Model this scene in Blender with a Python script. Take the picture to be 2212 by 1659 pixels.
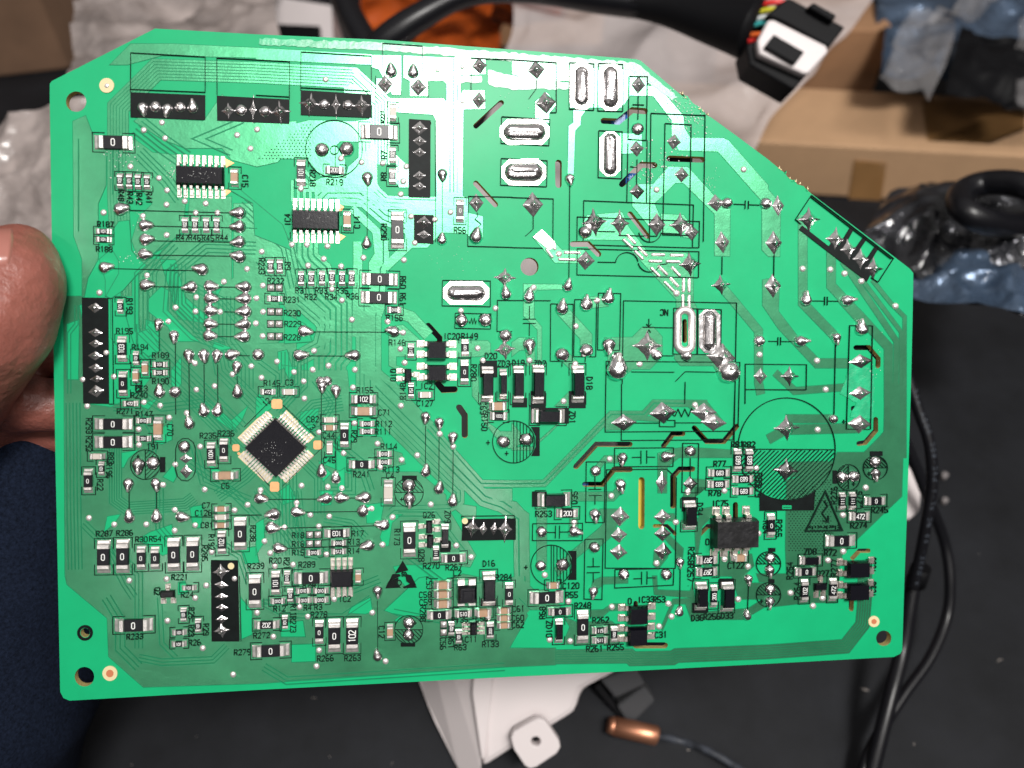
import bpy, bmesh, math, random
from mathutils import Vector, Matrix, noise
import mathutils.geometry as mg
random.seed(7)
for o in list(bpy.data.objects): bpy.data.objects.remove(o)
scene = bpy.context.scene
col = scene.collection
# ---------------------------------------------------------------- camera (scale: 1 unit = 10 cm)
FPX = 1800.0; CX, CY = 1106.0, 829.5          # focal length and centre in the 2212 x 1659 view of the photograph
PITCH = math.radians(50)
cam_d = bpy.data.cameras.new('camera'); cam = bpy.data.objects.new('camera', cam_d); col.objects.link(cam)
cam.location = (0, 0, 2.65); cam.rotation_euler = (math.radians(90) - PITCH, 0, 0)
cam_d.sensor_width = 36; cam_d.lens = 36 * FPX / 2212; cam_d.clip_start = 0.02; cam_d.clip_end = 200
cam_d.dof.use_dof = True; cam_d.dof.focus_distance = 1.62; cam_d.dof.aperture_fstop = 1.32
scene.camera = cam
CR = cam.rotation_euler.to_matrix(); CP = Vector(cam.location)
def ray(u, v): return CR @ Vector(((u - CX) / FPX, -(v - CY) / FPX, -1.0))
def proj(p): q = CR.inverted() @ (Vector(p) - CP); return (CX + q.x / -q.z * FPX, CY - q.y / -q.z * FPX)
def hfor(p, v):                                                 # height at which a point above p shows at row v
    lo, hi = 0.0, 4.0
    for _ in range(40):
        m_ = (lo + hi) / 2
        if proj(Vector(p) + Vector((0, 0, m_)))[1] > v: lo = m_
        else: hi = m_
    return lo
def P(u, v, d): return CP + ray(u, v) * d                       # point on the line of sight at depth d
def TB(u, v, h=0.0):                                            # where that line meets the plane at height h
    r = ray(u, v); return CP + r * ((h - CP.z) / r.z)
# ---------------------------------------------------------------- world and lamps
w = bpy.data.worlds.new('World'); scene.world = w; w.use_nodes = True
WN = w.node_tree.nodes; WL = w.node_tree.links
bg = WN['Background']
tc = WN.new('ShaderNodeTexCoord'); sep = WN.new('ShaderNodeSeparateXYZ'); rmp = WN.new('ShaderNodeValToRGB')
mr = WN.new('ShaderNodeMapRange'); mr.inputs[1].default_value = -1; mr.inputs[2].default_value = 1
WL.new(tc.outputs['Generated'], sep.inputs[0]); WL.new(sep.outputs['Z'], mr.inputs[0]); WL.new(mr.outputs[0], rmp.inputs[0]); WL.new(rmp.outputs[0], bg.inputs[0])
e = rmp.color_ramp.elements
e[0].position = 0.58; e[0].color = (0.065, 0.060, 0.056, 1); e[1].position = 0.93; e[1].color = (0.62, 0.59, 0.57, 1)
bg.inputs[1].default_value = 0.55
# board plane, from the vanishing points of its edges
v1 = Vector((13283 - CX, -(843 - CY), -FPX)).normalized()
v2 = -Vector((781 - CX, -(41000 - CY), -FPX)).normalized()
nrm = v1.cross(v2).normalized(); v2 = nrm.cross(v1).normalized()
BX, BY, BZ = (CR @ v1).normalized(), (CR @ v2).normalized(), (CR @ nrm).normalized()
BO = P(1040, 800, 1.63)
BM = Matrix(((BX.x, BY.x, BZ.x, BO.x), (BX.y, BY.y, BZ.y, BO.y), (BX.z, BY.z, BZ.z, BO.z), (0, 0, 0, 1)))
BMI = BM.inverted()
def B(u, v):                                                    # photo position -> board's own x, y
    r = ray(u, v); t = (BO - CP).dot(BZ) / r.dot(BZ)
    q = BMI @ (CP + r * t); return (q.x, q.y)
def bs(u, v):                                                   # board units per photo pixel there
    a = B(u, v); b = B(u + 1, v); return math.hypot(a[0] - b[0], a[1] - b[1])
def area(name, loc, target, sx, sy, power, colr):
    l = bpy.data.lights.new(name, 'AREA'); l.shape = 'RECTANGLE'; l.size = sx; l.size_y = sy; l.energy = power; l.color = colr
    o = bpy.data.objects.new(name, l); col.objects.link(o); o.location = loc
    o.rotation_euler = (Vector(target) - Vector(loc)).to_track_quat('-Z', 'Y').to_euler(); return o
r0 = ray(1020, 185).normalized(); refl = (r0 - 2 * r0.dot(BZ) * BZ).normalized()
hit = BM @ Vector((*B(1020, 185), 0))
area('ceiling_lamp', hit + refl * 11, hit, 3.0, 1.7, 1450, (1.0, 0.97, 0.93))
for k_, (dx_, dy_, lx_, ly_) in enumerate(((-5.5, -1.5, 2.6, .35), (1.5, -7.5, .5, 2.6), (6.0, 1.0, 2.4, .35), (-3.0, -9.0, 2.4, .4))):
    area('added_glint_light', hit + refl * 8 + Vector((dx_, dy_, 0)), hit, lx_, ly_, 70, (1.0, 0.96, 0.93))  # extra lights with no known source, added for glints on the solder
sl_ = bpy.data.lights.new('added_falloff_spot', 'SPOT'); sl_.energy = 700; sl_.color = (1.0, 0.97, 0.94); sl_.shadow_soft_size = .55; sl_.spot_size = math.radians(28); sl_.spot_blend = 1.0  # added spot: its soft cone edge leaves the board's lower left darker
so_ = bpy.data.objects.new('added_falloff_spot', sl_); col.objects.link(so_); so_.location = BO + Vector((3.2, -1.6, 5.6)); so_.rotation_euler = (BO + BX * .46 + BY * .46 - so_.location).to_track_quat('-Z', 'Y').to_euler()
scene.view_settings.view_transform = 'Standard'; scene.view_settings.look = 'None'
scene.view_settings.exposure = -0.08; scene.view_settings.gamma = 1
scene.render.engine = 'CYCLES'
# ---------------------------------------------------------------- materials
def mat(name, colr, rough=0.5, metal=0.0, coat=0.0, coatr=0.1, spec=0.5, trans=0.0, bump=None, vary=None, sss=0.0):
    m = bpy.data.materials.new(name); m.use_nodes = True; n = m.node_tree.nodes; l = m.node_tree.links; b = n['Principled BSDF']
    b.inputs['Base Color'].default_value = (*colr, 1); b.inputs['Roughness'].default_value = rough; b.inputs['Metallic'].default_value = metal
    b.inputs['Coat Weight'].default_value = coat; b.inputs['Coat Roughness'].default_value = coatr; b.inputs['Specular IOR Level'].default_value = spec
    b.inputs['Transmission Weight'].default_value = trans
    if sss: b.inputs['Subsurface Weight'].default_value = sss; b.inputs['Subsurface Radius'].default_value = (0.03, 0.012, 0.008); b.inputs['Subsurface Scale'].default_value = 0.6
    t = n.new('ShaderNodeTexCoord')
    if bump:
        for sc, st, ds in (bump if isinstance(bump, list) else [bump]):
            nz = n.new('ShaderNodeTexNoise'); nz.inputs['Scale'].default_value = sc; nz.inputs['Detail'].default_value = 4
            bp = n.new('ShaderNodeBump'); bp.inputs['Strength'].default_value = st; bp.inputs['Distance'].default_value = ds
            l.new(t.outputs['Object'], nz.inputs['Vector']); l.new(nz.outputs['Fac'], bp.inputs['Height'])
            if b.inputs['Normal'].is_linked: l.new(b.inputs['Normal'].links[0].from_socket, bp.inputs['Normal'])
            l.new(bp.outputs[0], b.inputs['Normal'])
    if vary:
        sc, lo, hi = vary
        nz = n.new('ShaderNodeTexNoise'); nz.inputs['Scale'].default_value = sc; nz.inputs['Detail'].default_value = 5; nz.inputs['Roughness'].default_value = 0.65
        cr = n.new('ShaderNodeValToRGB'); cr.color_ramp.elements[0].position = 0.3; cr.color_ramp.elements[1].position = 0.7
        cr.color_ramp.elements[0].color = (*[c * lo for c in colr], 1); cr.color_ramp.elements[1].color = (*[min(1, c * hi) for c in colr], 1)
        l.new(t.outputs['Object'], nz.inputs['Vector']); l.new(nz.outputs['Fac'], cr.inputs[0]); l.new(cr.outputs[0], b.inputs['Base Color'])
    return m
def weave(m, sc, st, dist):                                     # woven glass cloth under the lacquer
    n = m.node_tree.nodes; l = m.node_tree.links; b = n['Principled BSDF']; t = n.new('ShaderNodeTexCoord')
    s = n.new('ShaderNodeSeparateXYZ'); l.new(t.outputs['Object'], s.inputs[0]); outs = []
    for ax in ('X', 'Y'):
        k = n.new('ShaderNodeMath'); k.operation = 'MULTIPLY'; k.inputs[1].default_value = sc; l.new(s.outputs[ax], k.inputs[0])
        q = n.new('ShaderNodeMath'); q.operation = 'SINE'; l.new(k.outputs[0], q.inputs[0]); outs.append(q)
    a = n.new('ShaderNodeMath'); a.operation = 'ADD'; l.new(outs[0].outputs[0], a.inputs[0]); l.new(outs[1].outputs[0], a.inputs[1])
    bp = n.new('ShaderNodeBump'); bp.inputs['Strength'].default_value = st; bp.inputs['Distance'].default_value = dist
    l.new(a.outputs[0], bp.inputs['Height'])
    if b.inputs['Normal'].is_linked: l.new(b.inputs['Normal'].links[0].from_socket, bp.inputs['Normal'])
    l.new(bp.outputs[0], b.inputs['Normal'])
M = {}
M['lam'] = mat('green_laminate', (0.003, 0.365, 0.145), 0.48, spec=.2, coat=0.07, coatr=0.2, bump=(60, 0.10, 0.002), vary=(9, 0.93, 1.06))
M['cop'] = mat('lacquered_copper', (0.052, 0.285, 0.138), 0.32, metal=0.72, coat=0.5, coatr=0.14, bump=[(260, 0.10, 0.0012), (14, 0.10, 0.01)], vary=(11, 0.84, 1.15))
M['gapm'] = mat('lacquer_valley', (0.0035, 0.20, 0.085), 0.5, spec=.2, vary=(9, 0.85, 1.1))
M['edge'] = mat('board_core', (0.52, 0.42, 0.16), 0.8, bump=(200, 0.3, 0.003), vary=(60, 0.6, 1.1))
M['ink'] = mat('black_ink', (0.003, 0.005, 0.005), 0.5, spec=.12, vary=(40, 0.7, 1.6), bump=(150, 0.15, 0.001))
M['inkl'] = mat('thin_black_ink', (0.003, 0.016, 0.010), 0.55, spec=.1)
M['sol'] = mat('solder', (0.92, 0.88, 0.89), 0.25, metal=1, bump=(45, 0.3, 0.006), vary=(90, 0.78, 1.1))
M['tin'] = mat('tinned_terminal', (0.90, 0.86, 0.83), 0.34, metal=0.78, bump=(240, 0.25, 0.001), vary=(120, 0.8, 1.1))
M['sol2'] = mat('pointed_solder', (0.93, 0.89, 0.89), 0.25, metal=0.94, bump=(60, 0.35, 0.004), vary=(110, .75, 1.1))
M['pin'] = mat('pin_metal', (0.72, 0.68, 0.62), 0.34, metal=0.95, bump=(200, .3, .001), vary=(150, .6, 1.15))
M['pad'] = mat('tinned_pad', (0.62, 0.58, 0.50), 0.34, metal=0.85, bump=(260, 0.3, 0.001))
M['cu'] = mat('bare_copper', (0.80, 0.40, 0.18), 0.42, metal=0.45, vary=(90, 0.85, 1.1))
M['cream'] = mat('bare_resin', (0.66, 0.56, 0.32), 0.6)
M['rb'] = mat('resistor_glaze', (0.006, 0.006, 0.009), 0.3, spec=.3, bump=(300, 0.1, 0.0005))
M['cb'] = mat('ceramic', (0.38, 0.235, 0.145), 0.5, vary=(60, 0.85, 1.1))
M['cbg'] = mat('grey_ceramic', (0.50, 0.45, 0.40), 0.5)
M['chip'] = mat('moulded_plastic', (0.004, 0.004, 0.007), 0.22, spec=.35, bump=(200, 0.10, 0.001))
M['old'] = mat('scuffed_plastic', (0.009, 0.009, 0.010), 0.38, spec=.35, bump=(110, 0.35, 0.003), vary=(40, 0.5, 2.2))
M['tp'] = mat('soldered_dot', (0.88, 0.82, 0.80), 0.36, metal=.7, bump=(200, .15, .001))
M['mark'] = mat('white_marking', (0.75, 0.76, 0.74), 0.6)
# ---------------------------------------------------------------- helpers
def tag(o, label=None, cat=None, group=None, kind=None):
    if label: o['label'] = label
    if cat: o['category'] = cat
    if group: o['group'] = group
    if kind: o['kind'] = kind
    return o
def empty(name, loc=(0, 0, 0), parent=None):
    o = bpy.data.objects.new(name, None); col.objects.link(o); o.location = loc; o.empty_display_size = 0.05
    if parent: o.parent = parent
    return o
def mesh(name, vs, fs, m, smooth=False):
    me = bpy.data.meshes.new(name); me.from_pydata([tuple(v) for v in vs], [], fs); me.update()
    for k in (m if isinstance(m, list) else [m]): me.materials.append(k)
    if smooth: me.polygons.foreach_set('use_smooth', [True] * len(me.polygons))
    return me
def link(name, me, parent=None, loc=(0, 0, 0), rz=0):
    o = bpy.data.objects.new(name, me); col.objects.link(o); o.location = loc; o.rotation_euler = (0, 0, rz)
    if parent: o.parent = parent
    return o
class MB:
    def __init__(s): s.v = []; s.f = []
    def add(s, vs, fs):
        n = len(s.v); s.v += [tuple(v) for v in vs]; s.f += [tuple(i + n for i in f) for f in fs]
    def box(s, x0, x1, y0, y1, z0, z1, t=0.0):                  # t: taper of the top
        s.add([(x0, y0, z0), (x1, y0, z0), (x1, y1, z0), (x0, y1, z0), (x0 + t, y0 + t, z1), (x1 - t, y0 + t, z1), (x1 - t, y1 - t, z1), (x0 + t, y1 - t, z1)],
              [(4, 5, 6, 7), (0, 1, 5, 4), (1, 2, 6, 5), (2, 3, 7, 6), (3, 0, 4, 7), (3, 2, 1, 0)])
    def sheet(s, pts, z0, z1, t=0.0):                           # raised flat piece with sides
        n = len(pts); tri = mg.tessellate_polygon([[Vector((p[0], p[1], 0)) for p in pts]])
        a = sum(pts[i][0] * pts[(i + 1) % n][1] - pts[(i + 1) % n][0] * pts[i][1] for i in range(n))
        fs = []
        for q in tri:
            A, Bq, Cq = (pts[i] for i in q)
            cr = (Bq[0] - A[0]) * (Cq[1] - A[1]) - (Cq[0] - A[0]) * (Bq[1] - A[1])
            fs.append(tuple(q) if cr > 0 else tuple(reversed(q)))
        for i in range(n):
            j = (i + 1) % n
            fs.append((n + i, n + j, j, i) if a > 0 else (i, j, n + j, n + i))
        s.add([(p[0], p[1], z1) for p in pts] + [(p[0], p[1], z0) for p in pts], fs)
    def ribbon(s, pts, wd, z0, z1, closed=False):               # mitred strip
        n = len(pts); L = []; R = []
        for i in range(n):
            p = Vector(pts[i][:2])
            a = Vector(pts[(i - 1) % n][:2]) if (i > 0 or closed) else None
            b = Vector(pts[(i + 1) % n][:2]) if (i < n - 1 or closed) else None
            d1 = (p - a).normalized() if a is not None and (p - a).length > 1e-9 else None
            d2 = (b - p).normalized() if b is not None and (b - p).length > 1e-9 else None
            d1 = d1 or d2 or Vector((1, 0)); d2 = d2 or d1
            nn = Vector((-(d1.y + d2.y), d1.x + d2.x))
            if nn.length < 1e-6: nn = Vector((-d1.y, d1.x))
            nn.normalize(); c = max(0.45, nn.dot(Vector((-d1.y, d1.x))))
            L.append(p + nn * (wd / 2 / c)); R.append(p - nn * (wd / 2 / c))
        vs = []
        for i in range(n): vs += [(L[i].x, L[i].y, z1), (R[i].x, R[i].y, z1), (L[i].x, L[i].y, z0), (R[i].x, R[i].y, z0)]
        fs = []
        for i in range(n if closed else n - 1):
            a, b = 4 * i, 4 * ((i + 1) % n)
            fs += [(a, a + 1, b + 1, b), (a + 2, a, b, b + 2), (a + 1, a + 3, b + 3, b + 1)]
        if not closed: fs += [(2, 3, 1, 0), (4 * n - 4, 4 * n - 3, 4 * n - 1, 4 * n - 2)]
        s.add(vs, fs)
    def build(s, name, m, parent=None, loc=(0, 0, 0), rz=0, smooth=False):
        return link(name, mesh(name, s.v, s.f, m, smooth), parent, loc, rz)
def offset(pts, d):
    out = []
    n = len(pts)
    for i in range(n):
        p = Vector(pts[i]); a = Vector(pts[i - 1]) if i else None; b = Vector(pts[i + 1]) if i < n - 1 else None
        d1 = (p - a).normalized() if a is not None else (b - p).normalized(); d2 = (b - p).normalized() if b is not None else d1
        nn = Vector((-(d1.y + d2.y), d1.x + d2.x)).normalized(); c = max(0.4, nn.dot(Vector((-d1.y, d1.x))))
        q = p + nn * (d / c); out.append((q.x, q.y))
    return out
# stroke lettering as a plotter draws it, on a 4 x 6 grid
FONT = {'0': '10,30,41,45,36,16,05,01,10', '1': '15,26,20', '2': '05,16,36,45,44,00,40', '3': '05,16,36,45,44,33,13;33,42,41,30,10,01', '4': '30,36,02,42',
 '5': '46,06,03,33,42,41,30,10,01', '6': '36,16,05,01,10,30,41,42,33,03', '7': '06,46,10', '8': '13,04,05,16,36,45,44,33,13,02,01,10,30,41,42,33', '9': '43,13,04,05,16,36,45,41,30,10',
 'R': '00,06,36,45,44,33,03;23,40', 'C': '45,36,16,05,01,10,30,41', 'I': '20,26', 'D': '00,06,26,44,42,20,00', 'Z': '06,46,00,40', 'L': '06,00,40', 'Q': '10,30,41,45,36,16,05,01,10;22,40',
 'N': '00,06,40,46', 'E': '46,06,00,40;03,33', 'S': '45,36,16,05,04,13,33,42,41,30,10,01', '+': '21,25;03,43', 'A': '00,26,40;12,32', 'X': '00,46;06,40', 'V': '06,20,46', 'T': '20,26;06,46',
 'P': '00,06,36,45,44,33,03', 'K': '00,06;46,03,40', 'Y': '06,23,46;23,20', 'e': '02,42,33,13,02,01,10,30', 'l': '26,20', 'c': '33,13,02,01,10,30', 't': '25,21,30;14,34', 'r': '03,00;02,13,33', 'i': '23,20', 'y': '03,20;43,10', '-': '13,33', 'O': '10,30,41,45,36,16,05,01,10', 'B': '00,06,36,45,44,33,03;33,42,41,30,00', 'U': '06,01,10,30,41,46', 'H': '00,06;40,46;03,43', '#': '00,06,46,40,00'}
def text(mb, s, cx, cy, h, rot, wd, z0, z1, asp=0.80, sp=1.45):
    k = h / 6; n = len(s); adv = 4 * sp * asp
    w_ = (n - 1) * adv + 4 * asp
    c, sn = math.cos(rot), math.sin(rot)
    for i, ch in enumerate(s):
        for st in FONT.get(ch, '').split(';'):
            if not st: continue
            pts = []
            for q in st.split(','):
                x = (i * adv + int(q[0]) * asp - w_ / 2) * k; y = (int(q[1]) - 3) * k
                pts.append((cx + x * c - y * sn, cy + x * sn + y * c))
            mb.ribbon(pts, wd, z0, z1)
def T(ij): return (553.0 * ij[0], 414.75 * ij[1])
def V(t, x, y): return (t[0] * 553.0 + x / 4, t[1] * 414.75 + y / 4)
def BV(t, x, y): return B(*V(t, x, y))
# ================================================================= THE CIRCUIT BOARD
board = empty('circuit_board'); board.matrix_world = BM
tag(board, 'green printed circuit board held by its left edge, solder side facing the camera', 'circuit board')
TH = 0.016
edge = [(107.5, 181), (112, 175), (335, 61.5), (553, 74), (828, 86), (1106, 107), (1373, 127.5), (1384, 131), (1471, 205), (1478, 210), (1484, 206), (1490, 214), (1496, 222), (1502, 226), (1512, 231), (1519, 240),
        (1523, 247), (1537, 254), (1600, 300), (1659, 344), (1688, 368), (1696, 374), (1701, 382), (1711, 389), (1717, 390), (1722, 398), (1736, 402), (1740, 407), (1751, 417), (1860, 500), (1965, 580), (1973, 590),
        (1971, 700), (1968, 830), (1959, 1117), (1954, 1244), (1949, 1404), (1945, 1412), (1931, 1419), (1656, 1434), (1326, 1451.5), (1106, 1462), (553, 1490.5), (150, 1513.5), (137, 1508), (130, 1494), (125, 1244), (120, 1004), (117, 830), (111, 465), (107.5, 225)]
holes = [(164.5, 219.5, 22), (182.5, 1461.7, 21), (184, 1366.7, 10), (1909, 1378.5, 16.5), (1144, 576, 19.5), (V((1, 0), 1490, 1065)[0], V((1, 0), 1490, 1065)[1], 6)]
slots = [([(1028, 272), (1083, 222)], 12), ([(1028, 396), (1070, 442)], 12), ([(1206.5, 352), (1206.5, 399)], 14), ([(1303.5, 261), (1336, 262.5), (1366, 238), (1393, 240)], 13), ([(1343.5, 398), (1386, 356), (1414, 357)], 13),
 ([(1446, 342.5), (1517, 345)], 13), ([(1361, 462), (1398.5, 510)], 11), ([(1237, 527), (1271, 527), (1293, 549)], 12), ([(925, 703), (950, 730), (950, 738)], 12), ([(947, 830), (957, 842), (982, 841)], 14), ([(992, 880), (1004, 897), (1004, 940)], 13.5),
 ([(1244, 1008), (1288.5, 959.5), (1361, 959.5)], 11.5), ([(1263.5, 1046), (1301, 1046), (1326, 1014.5), (1361, 1014.5)], 11.5), ([(1433.5, 963), (1453.5, 937), (1475, 937)], 11), ([(1500, 924.5), (1526, 953), (1563.5, 953), (1591, 921)], 11.5),
 ([(1386, 1037), (1385.5, 1137)], 13), ([(1453.5, 1093), (1453.5, 1029.5), (1468.5, 1013), (1496, 1013)], 11.5), ([(1414, 1136), (1441, 1136), (1458, 1153)], 7.5), ([(1588.5, 1090), (1588.5, 1130)], 11), ([(1506, 1160), (1528.5, 1137), (1545, 1137)], 9.5),
 ([(1374, 1394), (1436, 1394)], 13), ([(1373, 1303), (1373, 1312)], 10), ([(1849, 751), (1876.5, 751), (1896.5, 775), (1896.5, 790)], 11), ([(1848, 815), (1872, 815)], 14), ([(1844, 883), (1869, 883)], 13),
 ([(1891.5, 906), (1891.5, 930), (1869, 956), (1855, 958)], 10.5), ([(1876, 1189.5), (1856.5, 1189.5), (1841.5, 1205)], 9.5), ([(1839, 1285), (1839, 1315)], 11), ([(1479, 694), (1479, 736)], 10)]
def capsule_outline(pl, wd, seg=6):
    l = offset(pl, wd / 2); r = offset(pl, -wd / 2); out = list(l)
    def cap(c, a, b):
        a0 = math.atan2(a[1] - c[1], a[0] - c[0]); res = []
        for i in range(1, seg): t = a0 - math.pi * i / seg; res.append((c[0] + wd / 2 * math.cos(t), c[1] + wd / 2 * math.sin(t)))
        return res
    out += cap(pl[-1], l[-1], r[-1]); out += list(reversed(r)); out += cap(pl[0], r[0], l[0]); return out
loops = [[B(*p) for p in edge]]
for x, y, r in holes: loops.append([B(x + r * math.cos(a * math.pi / 14), y + r * math.sin(a * math.pi / 14)) for a in range(28)])
for pl, wd in slots:
    o_ = [(x + random.uniform(-.35, .35), y + random.uniform(-.35, .35)) for x, y in capsule_outline(pl, wd)]
    loops.append([B(*p) for p in o_])
cu = bpy.data.curves.new('board_outline', 'CURVE'); cu.dimensions = '2D'; cu.fill_mode = 'BOTH'; cu.extrude = TH / 2
for lp in loops:
    sp = cu.splines.new('POLY'); sp.points.add(len(lp) - 1); sp.use_cyclic_u = True
    for i, p in enumerate(lp): sp.points[i].co = (p[0], p[1], 0, 1)
tmp = bpy.data.objects.new('tmp', cu); col.objects.link(tmp)
bpy.context.view_layer.update()
me = bpy.data.meshes.new_from_object(tmp.evaluated_get(bpy.context.evaluated_depsgraph_get())); bpy.data.objects.remove(tmp); bpy.data.curves.remove(cu)
me.name = 'laminate'; me.materials.clear(); me.materials.append(M['lam']); me.materials.append(M['edge'])
for p in me.polygons: p.material_index = 1 if abs(p.normal.z) < 0.5 else 0; p.use_smooth = False
lam = link('laminate', me, board, (0, 0, -TH / 2))
ZC, ZG, ZK, ZP = 0.0006, 0.0011, 0.0016, 0.0014
zi = [0]
def nz(): zi[0] += 1; return zi[0] * 0.0000015
def cpoly(t, pts):
    return copv([V(t, *p) for p in pts])
def copv(pts):
    m = MB(); q = [B(*p) for p in pts]; m.sheet(q, 0, ZC + nz()); k = len(m.f); m.ribbon(q, 2.6 * bs(*pts[0]), 0, ZC * .5 + nz(), True)
    o_ = m.build('copper_area', [M['cop'], M['gapm']], board); o_.data.polygons.foreach_set('material_index', [0] * k + [1] * (len(m.f) - k)); return o_
def gap(pts):                                                   # bare laminate between copper areas
    m = MB(); q = [B(*p) for p in pts]; m.sheet(q, ZC - .0002, ZG + nz()); k = len(m.f); m.ribbon(q, 1.6 * bs(*pts[0]), ZC, ZG + nz() + .0001, True)
    o_ = m.build('bare_patch', [M['lam'], M['gapm']], board); o_.data.polygons.foreach_set('material_index', [0] * k + [1] * (len(m.f) - k)); return o_
def bundle(pts, n, pitch, wd, m='cop', name='copper_track'):    # n parallel tracks along a centre line in photo pixels
    for k in range(n):
        q = offset(pts, (k - (n - 1) / 2) * pitch) if n > 1 else pts
        mb = MB(); x, y = q[0]; z = (ZC if m == 'cop' else ZG) + nz(); q = [B(*p) for p in q]
        mb.ribbon(q, wd * bs(x, y), 0 if m == 'cop' else ZC - .0002, z); kf = len(mb.f)
        if m == 'cop': mb.ribbon(q, (wd + 2.6) * bs(x, y), 0, ZC * .5 + nz())
        o_ = mb.build(name, [M[m], M['gapm']], board); o_.data.polygons.foreach_set('material_index', [0] * kf + [1] * (len(mb.f) - kf))
def gaps(pts, n, pitch, wd=2.0): bundle(pts, n, pitch, wd * 1.2, 'gapm', 'track_gap')
def W(pl): return [(.459 * x, 388.9 + .459 * y) for x, y in pl]
def Vl(t, pts): return [V(t, *p) for p in pts]
T00, T10, T20, T30 = (0, 0), (1, 0), (2, 0), (3, 0); T01, T11, T21, T31 = (0, 1), (1, 1), (2, 1), (3, 1); T02, T12, T22, T32 = (0, 2), (1, 2), (2, 2), (3, 2); T03, T13, T23, T33 = (0, 3), (1, 3), (2, 3), (3, 3)
# ---- copper, upper right
cpoly(T20, [(500, 545), (960, 560), (1050, 580), (1150, 690), (1180, 745), (1260, 745), (1480, 1000), (1490, 1110), (1540, 1190), (1830, 1195), (1870, 1215), (2212, 1600), (2212, 1760), (2160, 1740), (1780, 1310), (1440, 1300), (1380, 1170), (1380, 1040), (1220, 830), (1020, 825), (950, 930), (500, 930)])
copv([(1640, 425), (1646, 434.7), (1646, 540), (1660, 554), (1684, 554), (1686, 440), (1655, 405)])
cpoly(T20, [(1100, 1590), (1220, 1590), (1350, 1440), (1520, 1445), (1800, 1750), (1885, 1750), (1880, 2214), (1750, 2209), (1750, 1849), (1480, 1580), (1410, 1580), (1230, 1760), (1310, 1950), (1180, 1950), (1040, 1780), (1040, 1640)])
cpoly(T21, [(650, 200), (950, 175), (1005, 300), (1170, 520), (1500, 525), (1600, 600), (1565, 690), (1565, 940), (1600, 1010), (1420, 1010), (1420, 930), (950, 415), (620, 410), (600, 300)])
cpoly(T21, [(1290, 190), (1480, 200), (1600, 350), (1550, 400), (1480, 390), (1455, 360), (1290, 350)])
cpoly(T21, [(180, 390), (255, 325), (430, 500), (620, 500), (705, 590), (640, 645), (580, 615), (370, 610)])
cpoly(T21, [(100, 795), (430, 800), (440, 840), (215, 845), (190, 880), (190, 1090), (255, 1165), (255, 1460), (220, 1460), (220, 1190), (100, 1070)])
bundle(Vl(T21, [(430, 1020), (640, 1250), (640, 1370)]), 1, 1, 25); bundle(Vl(T21, [(430, 1400), (600, 1560)]), 1, 1, 22); bundle(Vl(T21, [(640, 960), (830, 940)]), 1, 1, 23)
cpoly(T21, [(800, 1260), (1040, 1255), (1130, 1165), (1220, 1165), (1295, 1250), (1300, 1420), (1190, 1530), (1040, 1530), (930, 1620), (830, 1560), (830, 1370)])
cpoly(T21, [(1405, 1400), (1720, 1410), (1760, 1500), (1455, 1500), (1405, 1440)]); cpoly(T21, [(1800, 1310), (1910, 1430), (1950, 1560), (1860, 1620), (1770, 1560), (1700, 1420)])
bundle(Vl(T21, [(1830, 840), (2130, 1200), (2130, 1650), (2150, 1750)]), 1, 1, 18)
cpoly(T21, [(2165, 760), (2212, 750), (2310, 780), (2300, 1030), (2500, 1290), (2650, 1440), (2900, 1440), (2900, 1520), (2620, 1520), (2300, 1180), (2165, 980)])
cpoly(T21, [(0, 1300), (60, 1260), (190, 1260), (200, 1500), (130, 1500), (120, 1360), (60, 1370), (0, 1420)])
bundle(Vl(T31, [(300, 200), (300, 960), (590, 1260)]), 1, 1, 19)
bundle(Vl(T31, [(545, 500), (545, 810), (1040, 1340), (1040, 1659), (1042, 2080), (870, 2280)]), 1, 1, 19)
bundle(Vl(T31, [(645, 600), (1110, 1290), (1100, 1800), (1085, 2550)]), 1, 1, 12); bundle(Vl(T31, [(760, 690), (1150, 1210), (1140, 2500)]), 1, 1, 8); bundle(Vl(T31, [(900, 760), (1060, 960), (1180, 1080), (1178, 2300)]), 1, 1, 8)
cpoly(T31, [(640, 880), (720, 1010), (790, 1010), (900, 1130), (860, 1200), (770, 1130), (600, 940)])
bundle(Vl(T32, [(900, 10), (230, 60), (60, -100)]), 1, 1, 14); bundle(Vl(T32, [(150, 300), (560, 300)]), 1, 1, 17); bundle(Vl(T32, [(790, 380), (150, 395), (0, 480)]), 1, 1, 19)
bundle(Vl(T32, [(150, 740), (520, 730)]), 1, 1, 30)
cpoly(T32, [(1010, -200), (1080, 0), (1185, 0), (1155, 970), (760, 1350), (640, 1480), (600, 1659), (160, 1659), (150, 1420), (160, 830), (300, 800), (560, 665), (600, 590), (830, 590), (1000, 420)])
cpoly(T33, [(-100, -20), (620, -20), (590, 230), (350, 230), (0, 270)])
bundle([(1868, 1230), (1868, 1289), (1863, 1349), (1826, 1396), (1659, 1408), (1461, 1416), (1453, 1421), (1366, 1423), (1360, 1417), (1106, 1420), (860, 1424), (835, 1402), (700, 1408)], 6, 5.2, 3.5)
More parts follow.
